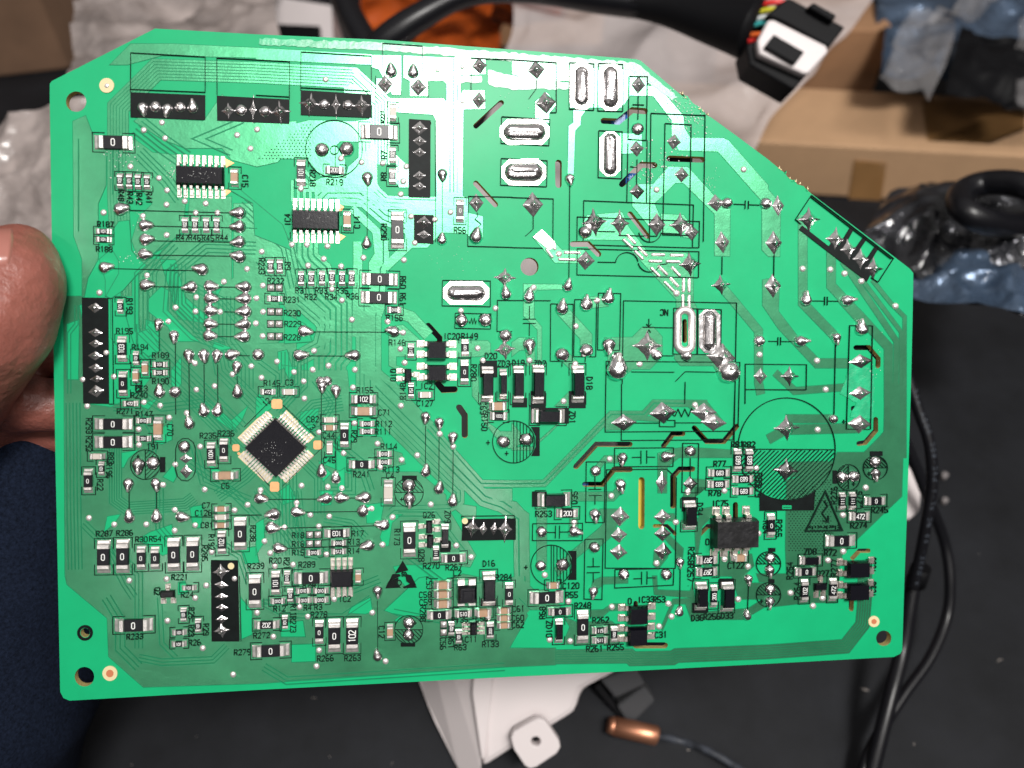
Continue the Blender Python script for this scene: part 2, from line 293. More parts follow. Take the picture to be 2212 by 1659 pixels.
# ---- copper, top middle (it mirrors the lamp)
cpoly(T10, [(1150, 850), (1620, 850), (1650, 890), (1650, 1700), (1560, 1760), (1555, 1040), (1530, 990), (1230, 970), (1150, 960)])
cpoly(T10, [(1000, 475), (1255, 480), (1255, 690), (1250, 820), (1180, 820), (1060, 600), (1000, 580)]); cpoly(T10, [(1275, 480), (1690, 500), (1680, 760), (1620, 700), (1490, 700), (1490, 830), (1330, 830), (1330, 700), (1275, 670)])
cpoly(T10, [(1710, 500), (1740, 475), (1980, 470), (1985, 640), (1730, 650)]); cpoly(T10, [(1740, 870), (1790, 780), (1975, 780), (1980, 940), (1790, 945), (1785, 1750), (1740, 1750)])
cpoly(T10, [(1042, 680), (1165, 680), (1165, 790), (1110, 825), (1042, 790)])
cpoly(T20, [(0, 475), (130, 490), (495, 530), (495, 700), (170, 690), (0, 640)]); cpoly(T20, [(200, 880), (300, 800), (385, 900), (320, 980), (320, 1060), (200, 1040)])
cpoly(T20, [(530, 940), (640, 950), (595, 1010), (590, 1080), (545, 1130), (530, 1540), (480, 1540), (490, 1090), (530, 1060)])
cpoly(T20, [(930, 1150), (1120, 1160), (1120, 1320), (940, 1330)])
bundle([(262, 640), (262, 560), (255, 420), (255, 232), (338, 150), (553, 157), (762, 168), (820, 222), (820, 300), (820, 355)], 7, 6.6, 5)
bundle([(980, 125), (980, 428), (966, 441), (833, 438), (808, 415), (790, 380), (790, 300)], 4, 8, 6)
bundle(Vl(T10, [(840, 600), (930, 700), (1010, 800), (1010, 880)]), 1, 1, 9)
cpoly(T10, [(0, 1050), (300, 1080), (460, 1040), (840, 1050), (1000, 1030), (1000, 1230), (730, 1220), (690, 1260), (770, 1380), (770, 1500), (560, 1520), (440, 1370), (150, 1370), (100, 1400), (-150, 1390)])
cpoly(T10, [(0, 415), (1000, 470), (1000, 500), (1000, 560), (870, 555), (0, 515)]); cpoly(T00, [(1130, 380), (1500, 380), (2212, 415), (2212, 500), (1400, 480), (1100, 560), (950, 560)])
cpoly(T10, [(760, 740), (850, 730), (960, 830), (940, 1000), (760, 990)])
cpoly(T10, [(1040, 1250), (1000, 1260), (800, 1440), (780, 1510), (560, 1540), (400, 1620), (430, 1659), (1050, 1659), (1045, 1400)])
cpoly(T10, [(1210, 1340), (1320, 1440), (1320, 1620), (1240, 1620), (1150, 1500), (1210, 1500)])
cpoly(T11, [(1560, 30), (1720, 0), (1830, 60), (1830, 180), (1960, 210), (1960, 400), (1900, 450), (1820, 360), (1600, 350), (1480, 480), (1350, 480), (1140, 680), (1080, 640), (1290, 430), (1290, 180), (1380, 160), (1700, 150)])
# ---- copper, centre: tracks between the resistors and the long diagonal
bundle(Vl(T11, [(700, 60), (1080, 100), (1350, 130), (1700, 130)]), 3, 9, 6.5); bundle(Vl(T11, [(340, 80), (340, -100)]), 2, 13, 6); bundle(Vl(T11, [(470, 80), (470, -60), (380, -150)]), 3, 13, 6)
bundle(Vl(T11, [(560, 70), (620, 10), (900, 10), (1120, 200), (1360, 300)]), 4, 11, 8.5)
bundle(Vl(T11, [(830, 140), (1040, 340), (1060, 540), (1010, 620), (1010, 1000), (960, 1050), (960, 1550), (1260, 1850)]), 1, 1, 17)
bundle(Vl(T11, [(880, 430), (880, 620), (870, 1250)]), 1, 1, 19)
bundle(Vl(T11, [(1100, 420), (1100, 620), (1075, 660), (1060, 1000), (1030, 1080), (1030, 1560), (1500, 2030)]), 2, 14, 11)
bundle(Vl(T11, [(400, 420), (400, 560), (430, 620), (520, 700), (560, 880), (690, 1000), (690, 1400), (640, 1460), (640, 1659)]), 6, 12, 8.5)
bundle(Vl(T11, [(0, 260), (180, 420), (290, 560), (290, 870), (560, 1100), (600, 1160), (560, 1330), (320, 1460), (330, 1600), (480, 1700)]), 4, 9, 7)
bundle([(806, 650), (806, 838), (1045, 1077), (1085, 1090), (1126, 1118), (1128, 1290), (1150, 1312)], 3, 12, 9.5)
bundle([(782, 650), (782, 858), (965, 1040), (990, 1062), (990, 1080), (970, 1094), (850, 1098), (800, 1140), (800, 1190), (830, 1204)], 3, 9, 7.2)
bundle(Vl(T12, [(1000, -140), (1180, 0), (1945, 858), (2212, 862), (2490, 858), (3070, 262), (3350, 262), (3440, 165), (3900, 168)]), 2, 8.5, 6)
cpoly(T12, [(1975, 905), (2212, 905), (2212, 1010), (2060, 1010)])
bundle(Vl(T11, [(1200, 1030), (1340, 1080), (1490, 1240)]), 1, 1, 24)
cpoly(T11, [(1640, 1285), (2000, 1285), (2025, 1310), (2025, 1390), (1940, 1420), (1640, 1430)]); cpoly(T11, [(1150, 1160), (1270, 1150), (1440, 1300), (1440, 1420), (1210, 1420), (1210, 1500), (1280, 1520), (1440, 1590), (1440, 1640), (1150, 1500)])
cpoly(T12, [(820, 740), (930, 720), (1100, 760), (1400, 760), (1640, 960), (1640, 1040), (1100, 1050), (850, 1030)])
cpoly(T12, [(900, 450), (1080, 460), (1130, 560), (1260, 600), (1290, 690), (1100, 730), (780, 620), (740, 560), (840, 500)])
cpoly(T12, [(1660, 1030), (1720, 1030), (1900, 1060), (1900, 1180), (1840, 1180)]); cpoly(T12, [(1280, 1120), (1680, 1110), (1900, 1480), (1850, 1580), (1600, 1560), (1250, 1560), (980, 1620), (860, 1560), (840, 1440), (1150, 1400), (1180, 1200)])
# ---- copper, right lower
cpoly(T22, [(805, 300), (870, 290), (1200, 280), (1300, 200), (1330, 330), (1080, 310), (1000, 395), (805, 395)]); cpoly(T22, [(1490, 165), (1690, 160), (1830, 330), (1740, 385), (1660, 330)])
cpoly(T22, [(1260, 600), (1390, 560), (1490, 545), (1900, 570), (1900, 635), (1440, 635), (1340, 720), (1335, 940), (1260, 940)]); cpoly(T22, [(710, 720), (800, 620), (960, 615), (960, 680), (800, 680), (740, 760)])
cpoly(T22, [(500, 935), (870, 930), (920, 880), (970, 910), (880, 1010), (500, 1010)]); cpoly(T22, [(215, 1060), (300, 1060), (298, 1600), (215, 1600)]); cpoly(T22, [(500, 1140), (570, 1140), (570, 1320), (490, 1320)])
cpoly(T22, [(760, 1080), (940, 1080), (980, 1160), (560, 1500), (400, 1659), (370, 1590), (520, 1440), (760, 1240), (790, 1200)]); cpoly(T22, [(700, 1380), (880, 1220), (920, 1260), (740, 1420)])
cpoly(T22, [(1300, 1120), (1400, 1120), (1420, 1190), (1300, 1170)]); cpoly(T22, [(1300, 1310), (1350, 1300), (1480, 1420), (1470, 1560), (1420, 1560), (1420, 1450)]); cpoly(T22, [(1230, 1440), (1360, 1440), (1340, 1500), (1260, 1600), (1220, 1560)])
cpoly(T22, [(1580, 1250), (1640, 1080), (1740, 1060), (1740, 1130), (1640, 1230), (1600, 1500), (1740, 1590), (1740, 1659), (1590, 1500)]); cpoly(T22, [(1570, 820), (1690, 830), (1690, 890), (1500, 890), (1480, 970), (1580, 980)])
cpoly(T22, [(1460, 1180), (1600, 1160), (1600, 1220), (1460, 1250)]); cpoly(T22, [(1800, 1470), (2070, 1470), (2090, 1570), (2000, 1659), (1780, 1659), (1790, 1540)])
cpoly(T22, [(0, 1010), (40, 1020), (140, 1130), (140, 1659), (90, 1659), (90, 1170), (0, 1080)]); cpoly(T22, [(240, 480), (400, 340), (400, 350), (330, 420), (240, 500)]); cpoly(T22, [(370, 190), (490, 70), (490, 190)])
cpoly(T22, [(0, 545), (190, 545), (190, 570), (0, 570)]); cpoly(T22, [(0, 340), (90, 440), (60, 500), (0, 430)])
cpoly(T12, [(2100, 410), (2200, 410), (2340, 470), (2220, 560), (2110, 540)]); cpoly(T12, [(1870, -60), (1920, -60), (1925, 80), (2010, 180), (2010, 340), (2100, 400), (2180, 500), (2090, 480), (1950, 300), (1950, 200), (1870, 100)])
cpoly(T23, [(0, 10), (60, 0), (190, 120), (300, 120), (420, 260), (380, 290), (160, 290), (0, 120)]); cpoly(T23, [(670, 295), (790, 290), (860, 240), (980, 240), (980, 290), (840, 300), (780, 350), (670, 350)])
cpoly(T23, [(450, 350), (560, 400), (860, 390), (980, 500), (980, 560), (860, 590), (440, 590), (500, 440)]); cpoly(T23, [(700, 40), (770, 10), (1000, 5), (1000, 60), (790, 70), (740, 110), (680, 120)])
cpoly(T23, [(1215, 0), (1250, 0), (1255, 120), (1540, 130), (1560, 60), (1600, 370), (1550, 380), (1500, 240), (1400, 240), (1300, 470), (1290, 440), (1390, 200), (1560, 190), (1230, 160)]); cpoly(T23, [(1560, 320), (1920, 290), (2040, 280), (2212, 170), (2212, 250), (2000, 375), (1600, 375)])
cpoly(T23, [(1650, 0), (2000, 0), (2060, 60), (2212, 60), (2212, 200), (1960, 200), (1900, 0)])
# ---- copper, left: large areas with bare gaps between them
copv([(158, 262), (185, 250), (200, 290), (229, 300), (229, 400), (212, 440), (212, 560), (190, 600), (182, 640), (178, 640), (178, 560), (160, 510)])
copv([(290, 300), (330, 330), (380, 335), (380, 380), (400, 440), (395, 500), (345, 540), (300, 560), (285, 520), (300, 470), (330, 440), (300, 400), (265, 380)])
copv([(480, 205), (553, 270), (640, 262), (640, 300), (600, 350), (555, 360), (500, 345), (480, 320), (400, 320), (350, 300), (290, 262), (300, 255), (440, 262)])
copv([(410, 430), (500, 425), (500, 610), (470, 620), (445, 680), (400, 640), (380, 560), (345, 560), (350, 540), (405, 500)])
copv([(505, 440), (553, 440), (640, 560), (640, 690), (600, 740), (520, 745), (470, 740), (450, 690), (480, 620), (505, 600)])
copv([(138, 640), (178, 640), (182, 872), (240, 880), (300, 850), (340, 800), (300, 700), (300, 560), (345, 560), (385, 690), (455, 700), (500, 745), (640, 740), (640, 800), (750, 800), (760, 900), (690, 1000), (740, 1020), (830, 1040), (840, 1100), (820, 1160), (860, 1250), (905, 1300), (850, 1340), (1000, 1400), (1200, 1400), (1200, 1436), (1100, 1440), (560, 1476), (310, 1484), (235, 1418), (232, 1335), (145, 1262), (141, 1244)])
copv([(860, 1350), (905, 1270), (1000, 1240), (1100, 1260), (1140, 1330), (1100, 1400), (1000, 1400), (905, 1395)])
for p in [[(190, 650), (178, 700), (178, 690), (172, 660)], [(215, 560), (262, 520), (262, 640), (240, 640), (228, 640), (228, 605)], [(315, 690), (345, 700), (345, 745), (330, 770), (315, 740)], [(240, 645), (262, 645), (285, 730), (300, 780), (290, 790), (240, 730)],
          [(340, 930), (372, 910), (372, 950), (350, 960), (335, 955)], [(262, 978), (300, 972), (278, 990), (268, 1010), (262, 1010)], [(375, 1003), (382, 1030), (375, 1042), (352, 1030)], [(322, 1150), (372, 1132), (375, 1190), (352, 1200), (300, 1165)], [(232, 1115), (262, 1110), (248, 1130), (225, 1150)],
          [(410, 1095), (440, 1090), (435, 1140), (418, 1140)], [(468, 880), (505, 910), (500, 930), (468, 905)], [(520, 1185), (553, 1180), (560, 1215), (530, 1218)], [(655, 1340), (660, 1375), (607, 1375), (607, 1345)], [(630, 1392), (682, 1390), (682, 1428), (630, 1430)],
          [(760, 1310), (800, 1290), (805, 1320), (790, 1326), (752, 1324)], [(905, 1248), (930, 1244), (920, 1330), (860, 1330), (830, 1318)], [(600, 640), (640, 700), (630, 720), (612, 700)], [(553, 905), (590, 880), (560, 850), (553, 860)], [(640, 950), (650, 890), (690, 880), (680, 930)],
          [(553, 1130), (570, 1120), (572, 1170), (553, 1200)], [(690, 1060), (720, 1060), (715, 1090), (695, 1092)], [(730, 1020), (745, 1010), (745, 1060), (730, 1060)], [(385, 1258), (400, 1254), (408, 1280), (385, 1284)], [(520, 1290), (545, 1320), (545, 1370), (522, 1380)], [(605, 1060), (625, 1045), (640, 1080), (612, 1090)],
          [(145, 700), (172, 690), (170, 820), (145, 820)], [(790, 1090), (830, 1085), (822, 1130), (792, 1130)], [(600, 760), (620, 755), (630, 790), (602, 800)], [(370, 800), (392, 770), (392, 830), (372, 850)]]: gap(p)
gaps([(158, 870), (160, 1090), (163, 1230)], 5, 7.5, 2); gaps([(166, 660), (166, 700), (150, 720), (150, 850)], 2, 7, 2)
gaps([(250, 960), (250, 1080), (275, 1098), (400, 1090), (420, 1075)], 6, 5.2, 1.8); gaps([(305, 700), (305, 760), (450, 905), (520, 975)], 4, 6.5, 1.8)
gaps([(345, 560), (330, 590), (330, 700)], 3, 8, 1.8); gaps([(385, 570), (385, 660), (470, 745), (480, 800), (560, 880)], 5, 8, 1.8); gaps([(490, 640), (490, 740), (530, 790), (530, 840)], 5, 8.5, 1.8)
gaps([(640, 800), (640, 840), (600, 890)], 4, 7, 1.8); gaps([(680, 820), (720, 870), (690, 920), (650, 930)], 3, 7, 1.8); gaps([(650, 990), (690, 1030), (690, 1110)], 4, 7, 1.8); gaps([(560, 1050), (600, 1090), (610, 1200)], 5, 8, 1.8)
gaps([(640, 1060), (650, 1150), (700, 1200)], 4, 7, 1.8); gaps([(420, 620), (480, 650), (520, 700)], 3, 8, 1.8); gaps([(300, 1420), (350, 1430), (460, 1425), (490, 1395)], 3, 7, 1.8); gaps([(570, 1440), (620, 1470), (1090, 1440)], 3, 8, 1.8)
gaps([(240, 1180), (300, 1240), (300, 1400)], 3, 8, 1.8); gaps([(180, 1130), (230, 1180), (270, 1260), (290, 1290)], 3, 8, 1.8); gaps([(720, 1290), (770, 1270), (820, 1250)], 3, 8, 1.8); gaps([(420, 960), (440, 1040), (540, 1080)], 3, 8, 1.8); gaps([(560, 1300), (620, 1330), (740, 1330), (800, 1290)], 2, 9, 1.8)
gaps([(345, 1290), (350, 1390), (380, 1420)], 2, 9, 1.8); gaps([(700, 1120), (760, 1130), (790, 1160)], 3, 7, 1.8); gaps([(860, 1110), (940, 1110), (1000, 1190)], 2, 9, 2); gaps([(880, 1200), (960, 1260), (1090, 1250)], 2, 9, 2)
gaps([(300, 270), (350, 310), (400, 345)], 5, 10, 2.4); gaps([(500, 330), (430, 300), (520, 262), (540, 230)], 2, 12, 2.4); gaps([(300, 330), (360, 390), (390, 430)], 4, 9, 2.2); gaps([(520, 440), (620, 530), (640, 620)], 4, 9, 2.2)
for pl in ([(560, 195), (610, 190), (620, 330), (650, 370), (690, 400), (640, 450), (580, 520), (520, 560), (500, 545), (560, 440), (560, 380), (530, 330), (530, 240)], [(700, 560), (760, 500), (795, 520), (795, 620), (860, 690), (940, 760), (830, 760), (790, 690), (700, 620)],
  [(650, 720), (700, 700), (760, 800), (700, 830), (650, 790)], [(1070, 40), (1100, 20), (1330, 210), (1350, 260), (1370, 330), (1300, 300), (1200, 260), (1190, 110)], [(1330, 620), (1440, 680), (1470, 760), (1340, 770), (1340, 690)], [(1010, 760), (1090, 790), (1050, 800), (1000, 790)],
  [(980, 1330), (1090, 1400), (1010, 1410)], [(1330, 870), (1400, 880), (1360, 940)], [(650, 1060), (740, 1030), (700, 1080)], [(1500, 1320), (1560, 1380), (1520, 1420)], [(1100, 1180), (1140, 1130), (1170, 1060), (1090, 1130)]): gap(W(pl))
gaps([(375, 525), (305, 595), (305, 708), (420, 823), (522, 925)], 4, 9); gaps([(553, 536), (445, 532), (372, 590), (366, 668), (420, 722), (485, 745)], 4, 8.5); gaps([(530, 492), (556, 494)], 1, 1, 2)
gaps([(650, 980), (622, 1010), (622, 1140), (650, 1180), (690, 1190)], 6, 7.5); gaps([(560, 1000), (530, 1030), (470, 1072)], 5, 6.5); gaps([(640, 920), (680, 880), (740, 870)], 6, 6.5); gaps([(690, 920), (730, 960), (780, 1000), (800, 1060)], 3, 9)
gaps([(620, 760), (620, 830), (590, 865)], 4, 8); gaps([(560, 780), (600, 810), (600, 850)], 2, 8); gaps([(410, 850), (450, 880), (505, 940)], 4, 8); gaps([(300, 850), (350, 880), (440, 870)], 3, 8); gaps([(245, 880), (300, 880), (330, 930), (330, 980)], 3, 7)
gaps([(640, 1220), (640, 1300), (560, 1300)], 2, 9); gaps([(345, 1040), (345, 1140), (380, 1180), (380, 1230)], 3, 8); gaps([(410, 1000), (500, 1060), (560, 1120)], 3, 8); gaps([(700, 1060), (760, 1060), (760, 1000)], 3, 8); gaps([(470, 1170), (520, 1200), (540, 1260)], 3, 8); gaps([(230, 1290), (260, 1340), (260, 1400), (300, 1440)], 3, 10)
gaps([(560, 560), (600, 600), (610, 640)], 3, 9); gaps([(430, 620), (430, 720)], 3, 12); gaps([(600, 880), (650, 830), (650, 760)], 5, 7); gaps([(850, 1320), (950, 1340), (1060, 1330)], 2, 10); gaps([(250, 300), (250, 420)], 2, 12); gaps([(170, 300), (170, 500)], 1, 1, 2)
# splinters where the panel was snapped off
random.seed(9)
for cx_, cy_, n_ in ((1480, 209, 5), (1520, 243, 6), (1694, 374, 3), (1716, 392, 4), (1738, 405, 3)):
    for _ in range(n_):
        x, y = cx_ + random.uniform(-12, 12), cy_ + random.uniform(-3, 3); y = y + (x - cx_) * .75; a_ = random.uniform(-2.6, -.2); l_ = random.uniform(2, 5.5); mb_ = MB(); mb_.sheet([B(x - 1.5, y + 1.5), B(x + 2, y + 1.8), B(x + l_ * math.cos(a_), y + l_ * math.sin(a_))], -.006, .0015); mb_.build('splinter', M['cream'] if _ % 3 else M['lam'], board)
M['flux'] = mat('flux_residue', (0.010, 0.36, 0.16), 0.34, coat=.55, coatr=.24, bump=[(70, .5, .003), (300, .4, .001)], vary=(30, .8, 1.3))
for pl in ([(560, 82), (828, 92), (1100, 113), (1368, 134), (1378, 137), (1465, 211), (1450, 214), (1360, 150), (1100, 130), (1000, 122), (828, 108), (560, 96)], [(1052, 150), (1110, 164), (1228, 178), (1228, 192), (1100, 192), (1056, 184)], [(984, 162), (1040, 164), (1040, 178), (984, 178)], [(1840, 775), (1815, 850), (1850, 870), (1835, 900), (1885, 905), (1888, 800)]):
    jag = []
    for i, p in enumerate(pl):
        q_ = pl[(i + 1) % len(pl)]; k_ = max(1, int(math.hypot(q_[0] - p[0], q_[1] - p[1]) / 7))
        for j in range(k_): jag.append((p[0] + (q_[0] - p[0]) * j / k_ + random.uniform(-1.6, 1.6), p[1] + (q_[1] - p[1]) * j / k_ + random.uniform(-1, 3.2)))
    m_ = MB(); m_.sheet([B(*p) for p in jag], 0, .0004 + nz()); m_.build('flux_residue', M['flux'], board)
# perforated copper: little round windows in two areas
dots = MB()
for i in range(-6, 26):
    for j in range(-4, 12):
        x = 560 + i * 7.6 + (j % 2) * 3.8; y = 290 + j * 6.6
        if 553 < x < 672 and y > 270 and y < 345 and y > 345 - (x - 553) * 0.75 and y < 348 - max(0, (x - 590)) * .12: dots.sheet([B(x + 1.5 * math.cos(a), y + 1.5 * math.sin(a)) for a in (0, 1.05, 2.1, 3.15, 4.2, 5.25)], ZC, ZG)
for i in range(0, 13):
    for j in range(0, 34):
        x = 1704 + i * 7.2 + (j % 2) * 3.6; y = 1032 + j * 4.9
        if y > 1032 + max(0, 12 - i) * 3 and y < 1190: dots.sheet([B(x + 1.2 * math.cos(a), y + 1.2 * math.sin(a)) for a in (0, 1.05, 2.1, 3.15, 4.2, 5.25)], ZC, ZG + .0004)
tag(dots.build('copper_perforation', M['inkl'], board), kind='stuff')
# ---- black printed blocks
def block(pts):
    m = MB(); m.sheet([B(*p) for p in pts], ZC, ZK + nz()); return m.build('printed_block', M['ink'], board)
def blk(t, *pts): return block([V(t, *p) for p in pts])
def blr(t, x0, y0, x1, y1): return blk(t, (x0, y0), (x1, y0), (x1, y1), (x0, y1))
blk(T00, (1130, 800), (1775, 825), (1775, 1040), (1130, 1015)); block([(468.75, 207.5), (625.5, 215.5), (625.5, 268), (469.5, 261)]); blk(T10, (388, 782), (998, 818), (998, 1020), (388, 995))
block([(883.5, 257.5), (930, 260.5), (929.5, 427.5), (882.5, 426.5)]); blk(T11, (1365, 195), (1535, 200), (1533, 448), (1365, 440)); block([(177.5, 642.7), (234.5, 643.5), (236, 872), (180.5, 871.5)])
block([(456, 1209.5), (514.5, 1210), (517.5, 1385), (457.5, 1385)]); block([(999, 1121), (1114, 1119.5), (1114, 1165.5), (996.7, 1167.7)])
blk(T31, (265, 325), (290, 290), (520, 470), (560, 420), (890, 700), (850, 775)); blk(T31, (712, 295), (742, 315), (640, 500), (605, 470)); blk(T31, (825, 380), (855, 400), (720, 600), (690, 570)); blk(T31, (925, 460), (955, 480), (835, 680), (800, 650))
blr(T11, 1935, 1455, 2082, 1600); blr(T22, 160, 205, 490, 340); blr(T22, 0, 120, 130, 200); blr(T22, 160, 60, 290, 205); blr(T22, 490, 60, 635, 207); blr(T22, 172, 928, 300, 1058); blr(T22, 1465, 975, 1590, 1100); blr(T23, 1560, 230, 1685, 318); blr(T23, 1790, 20, 1915, 110)
blr(T13, 1940, 190, 2078, 260); blr(T12, 1590, 1350, 1680, 1450); blr(T02, 1385, 630, 1430, 762); blr(T12, 1262, 790, 1390, 830); blr(T13, 1250, 575, 1375, 607); blr(T32, 878, 580, 985, 620); blr(T32, 555, 745, 592, 860)
blk(T22, (165, 370), (238, 370), (238, 620), (165, 620), (205, 540), (205, 450)); blk(T22, (480, 1440), (555, 1440), (555, 1690), (480, 1690), (515, 1620), (515, 1500)); blr(T32, 0, 1415, 60, 1448); blr(T33, 0, 25, 52, 60); blr(T22, 0, 1160, 32, 1345)
bb = [(-60 + 0, 960)] ; arc = [(1698 + 107 * math.sin(a), 970 + 109 * math.cos(a)) for a in [(-0.62 + i * 1.24 / 12) for i in range(13)]]
block([(1640, 1103), (1757, 1102), (1757, 1058)] + [p for p in reversed(arc)] + [(1640, 1060)])
# ---- solder mask openings, fiducials
def disc(name, x, y, r, m, z, parent=board):
    b_ = MB(); b_.sheet([B(x + r * math.cos(a * math.pi / 12), y + r * math.sin(a * math.pi / 12)) for a in range(24)], 0, z); return b_.build(name, m, parent)
for x, y, r, r2 in ((231, 185, 16, 0), (238, 1454, 16.2, 8), (1887, 1342, 12, 5.5)):
    o_ = disc('fiducial', x, y, r, M['cream'], ZG + .0006)
    if r2: disc('fiducial_dot', x, y, r2, mat('dot_red', (0.5, 0.16, 0.07), 0.5) if 'dot_red' not in bpy.data.materials else bpy.data.materials['dot_red'], ZG + .0012, board)
disc('pin_one_hole', 1004, 1125, 6.5, M['cream'], ZK + .0012); disc('pin_one_hole', 499.5, 1222, 7, M['cream'], ZK + .0012)
m_ = MB(); rr = [(184 + 14 * math.cos(a * math.pi / 14), 1366.7 + 14 * math.sin(a * math.pi / 14)) for a in range(28)]
m_.ribbon([B(*p) for p in rr], 6 * bs(184, 1366), 0, ZK, True); m_.build('hole_ring', M['ink'], board)
for t, pts in ((T00, [(1940, 1365), (2025, 1410), (1955, 1450)]), (T00, [(1940, 1640), (2010, 1645), (1955, 1690), (1940, 1690)]), (T11, [(700, 90), (760, 130), (740, 165), (700, 165)]), (T11, [(700, 350), (775, 385), (730, 420), (700, 415)])):
    m_ = MB(); m_.sheet([BV(t, *p) for p in pts], 0, ZP); m_.build('bare_copper_pad', M['cu'], board)
for t, x, y, w2, h2 in ((T02, 2040, 550, 62, 60), (T02, 2065, 600, 30, 26), (T12, 182, 172, 92, 82), (T12, 535, 526, 76, 76), (T12, 162, 886, 80, 84)):
    c = 12; m_ = MB(); m_.sheet([BV(t, x + a, y + b) for a, b in ((-w2/2+c, -h2/2), (w2/2-c, -h2/2), (w2/2, -h2/2+c), (w2/2, h2/2-c), (w2/2-c, h2/2), (-w2/2+c, h2/2), (-w2/2, h2/2-c), (-w2/2, -h2/2+c))], 0, ZP + .0006); m_.build('bare_copper_pad', M['cu'], board)
# ================================================================= COMPONENTS ON THE BOARD
silk = MB(); silkT = MB()                                       # outlines / lettering
def sl(t, pts, wd=2.2): q = Vl(t, pts); silk.ribbon([B(*p) for p in q], wd * bs(*q[0]) * .42, ZC, ZK + .0006 + nz())
def rect(t, x0, y0, x1, y1, wd=2.2): sl(t, [(x0, y0), (x1, y0), (x1, y1), (x0, y1), (x0, y0)], wd)
cache = {}
def rnd(x): return round(x * 1250) / 1250
def terminal_mesh(t, wd, h):                                    # end cap with its solder fillet, outer end at x = 0
    k = ('term', rnd(t), rnd(wd), h)
    if k not in cache:
        prof = [(0, 0), (0, .12 * h), (.10 * t, .30 * h), (.34 * t, .50 * h), (.52 * t, 1.0 * h), (.60 * t, 1.12 * h), (.95 * t, 1.12 * h), (t, 1.02 * h), (t, 0)]
        vs = []; fs = []; n = len(prof); ys = [(-.5, .25), (-.42, 1), (.42, 1), (.5, .25)]
        for yy, kz in ys:
            for i, (x, z) in enumerate(prof): vs.append((x, yy * wd, z * kz if 0 < i < n - 1 else z))
        for j in range(3):
            for i in range(n - 1): fs.append((j * n + i, (j + 1) * n + i, (j + 1) * n + i + 1, j * n + i + 1))
        fs.append(tuple(range(n))); fs.append(tuple(reversed(range(3 * n, 4 * n))))
        cache[k] = mesh('terminal', vs, fs, M['tin'])
    return cache[k]
def body_mesh(kind, L, wd, h, m, tp=.0):
    k = (kind, rnd(L), rnd(wd), h, m.name)
    if k not in cache:
        q = MB(); q.box(-L/2, L/2, -wd/2, wd/2, 0.0004, h * .8); q.box(-L/2, L/2, -wd/2, wd/2, h * .8, h, min(L, wd) * (tp + .03)); cache[k] = mesh(kind, q.v, q.f, m)
    return cache[k]
def chipR(t, cx, cy, o, L, W, mk='', kind='R', flip=0):
    x, y = V(t, cx, cy); s = bs(x, y); bx, by = B(x, y); L = rnd(L / 4 * s); W = rnd(W / 4 * s)
    rz = 0 if o == 'H' else math.pi / 2
    small = L < 0.034
    h = {'R': .0045 if small else .0062, 'C': .0075 if small else .011, 'D': .020 if L > .055 else .012}[kind]
    bl = L * (.50 if kind == 'R' and not small else .46 if kind != 'D' else .62); tl = (L - bl) / 2 * (1.0 if kind != 'D' else 1.12)
    bw = W * (.86 if kind != 'D' else .80)
    nm = {'R': 'resistor', 'C': 'capacitor', 'D': 'diode'}[kind]
    m = {'R': M['rb'], 'C': M['cb'] if (cx * 7 + cy) % 3 else M['cbg'], 'D': M['chip']}[kind]
    rz += random.uniform(-.012, .012)
    b_ = link(nm, body_mesh(nm, bl, bw, h, m, .05 if kind == 'D' else 0), board, (bx, by, ZC), rz)
    tm = terminal_mesh(tl, W * (.92 if not kind == 'D' else .95), h if kind != 'D' else h * .45)
    for sg in (0, 1): link('terminal', tm, b_, ((-L/2 if not sg else L/2), 0, 0.0003), math.pi * sg)
    if kind == 'R' and mk:
        k = ('mk', mk, rnd(L), rnd(W), flip)
        if k not in cache:
            q = MB(); hh = bw * (.50 if len(mk) < 2 else .56); n = len(mk); 
            if n > 1: hh = min(hh, bl * .92 / (n * .72))
            text(q, mk, 0, 0, hh, math.pi * flip - (0 if o == 'H' else 0), hh * (.14 if not small else .17), h, h + .0003, .72 if mk == '0' else .75, 1.25)
            cache[k] = mesh('marking', q.v, q.f, M['mark'])
        lm = link('marking', cache[k], b_)
        if o == 'V' and mk == '0': lm.rotation_euler = (0, 0, -math.pi / 2)
    # printed outline round it, open in the middle of the long sides
    a, c = L / 2 + .0035, W / 2 + .0035
    cr, sr = math.cos(rz), math.sin(rz)
    for sg in (-1, 1):
        pts = [(sg * a * .42, c), (sg * a, c), (sg * a, -c), (sg * a * .42, -c)]
        silk.ribbon([(bx + px * cr - py * sr, by + px * sr + py * cr) for px, py in pts], .0011, ZC, ZK + nz())
def pads(t, cx, cy, o, L, W):                                   # an unpopulated pair, each pad with its cushion of solder
    x, y = V(t, cx, cy); s = bs(x, y); bx, by = B(x, y); L = L / 4 * s; W = W / 4 * s
    for sg in (-1, 1):
        px, py = (bx + sg * L * .27, by) if o == 'H' else (bx, by + sg * L * .27)
        k = ('cush', rnd(W))
        if k not in cache:
            h = W * .46; vs = []; fs = []; n = 5
            for j in range(n):
                for i in range(n):
                    u, v = i / (n - 1) * 2 - 1, j / (n - 1) * 2 - 1
                    vs.append((u * h, v * h, .0006 + .0045 * (1 - u * u) ** .6 * (1 - v * v) ** .6 if abs(u) < 1 and abs(v) < 1 else .0006))
            for j in range(n - 1):
                for i in range(n - 1): a = j * n + i; fs.append((a, a + 1, a + n + 1, a + n))
            cache[k] = mesh('solder_pad', vs, fs, M['tin'], True)
        link('solder_pad', cache[k], board, (px, py, ZP))
        a = W * .53; silk.ribbon([(px - a, py - a), (px + a, py - a), (px + a, py + a), (px - a, py + a)], .001, ZC, ZK + nz(), True)
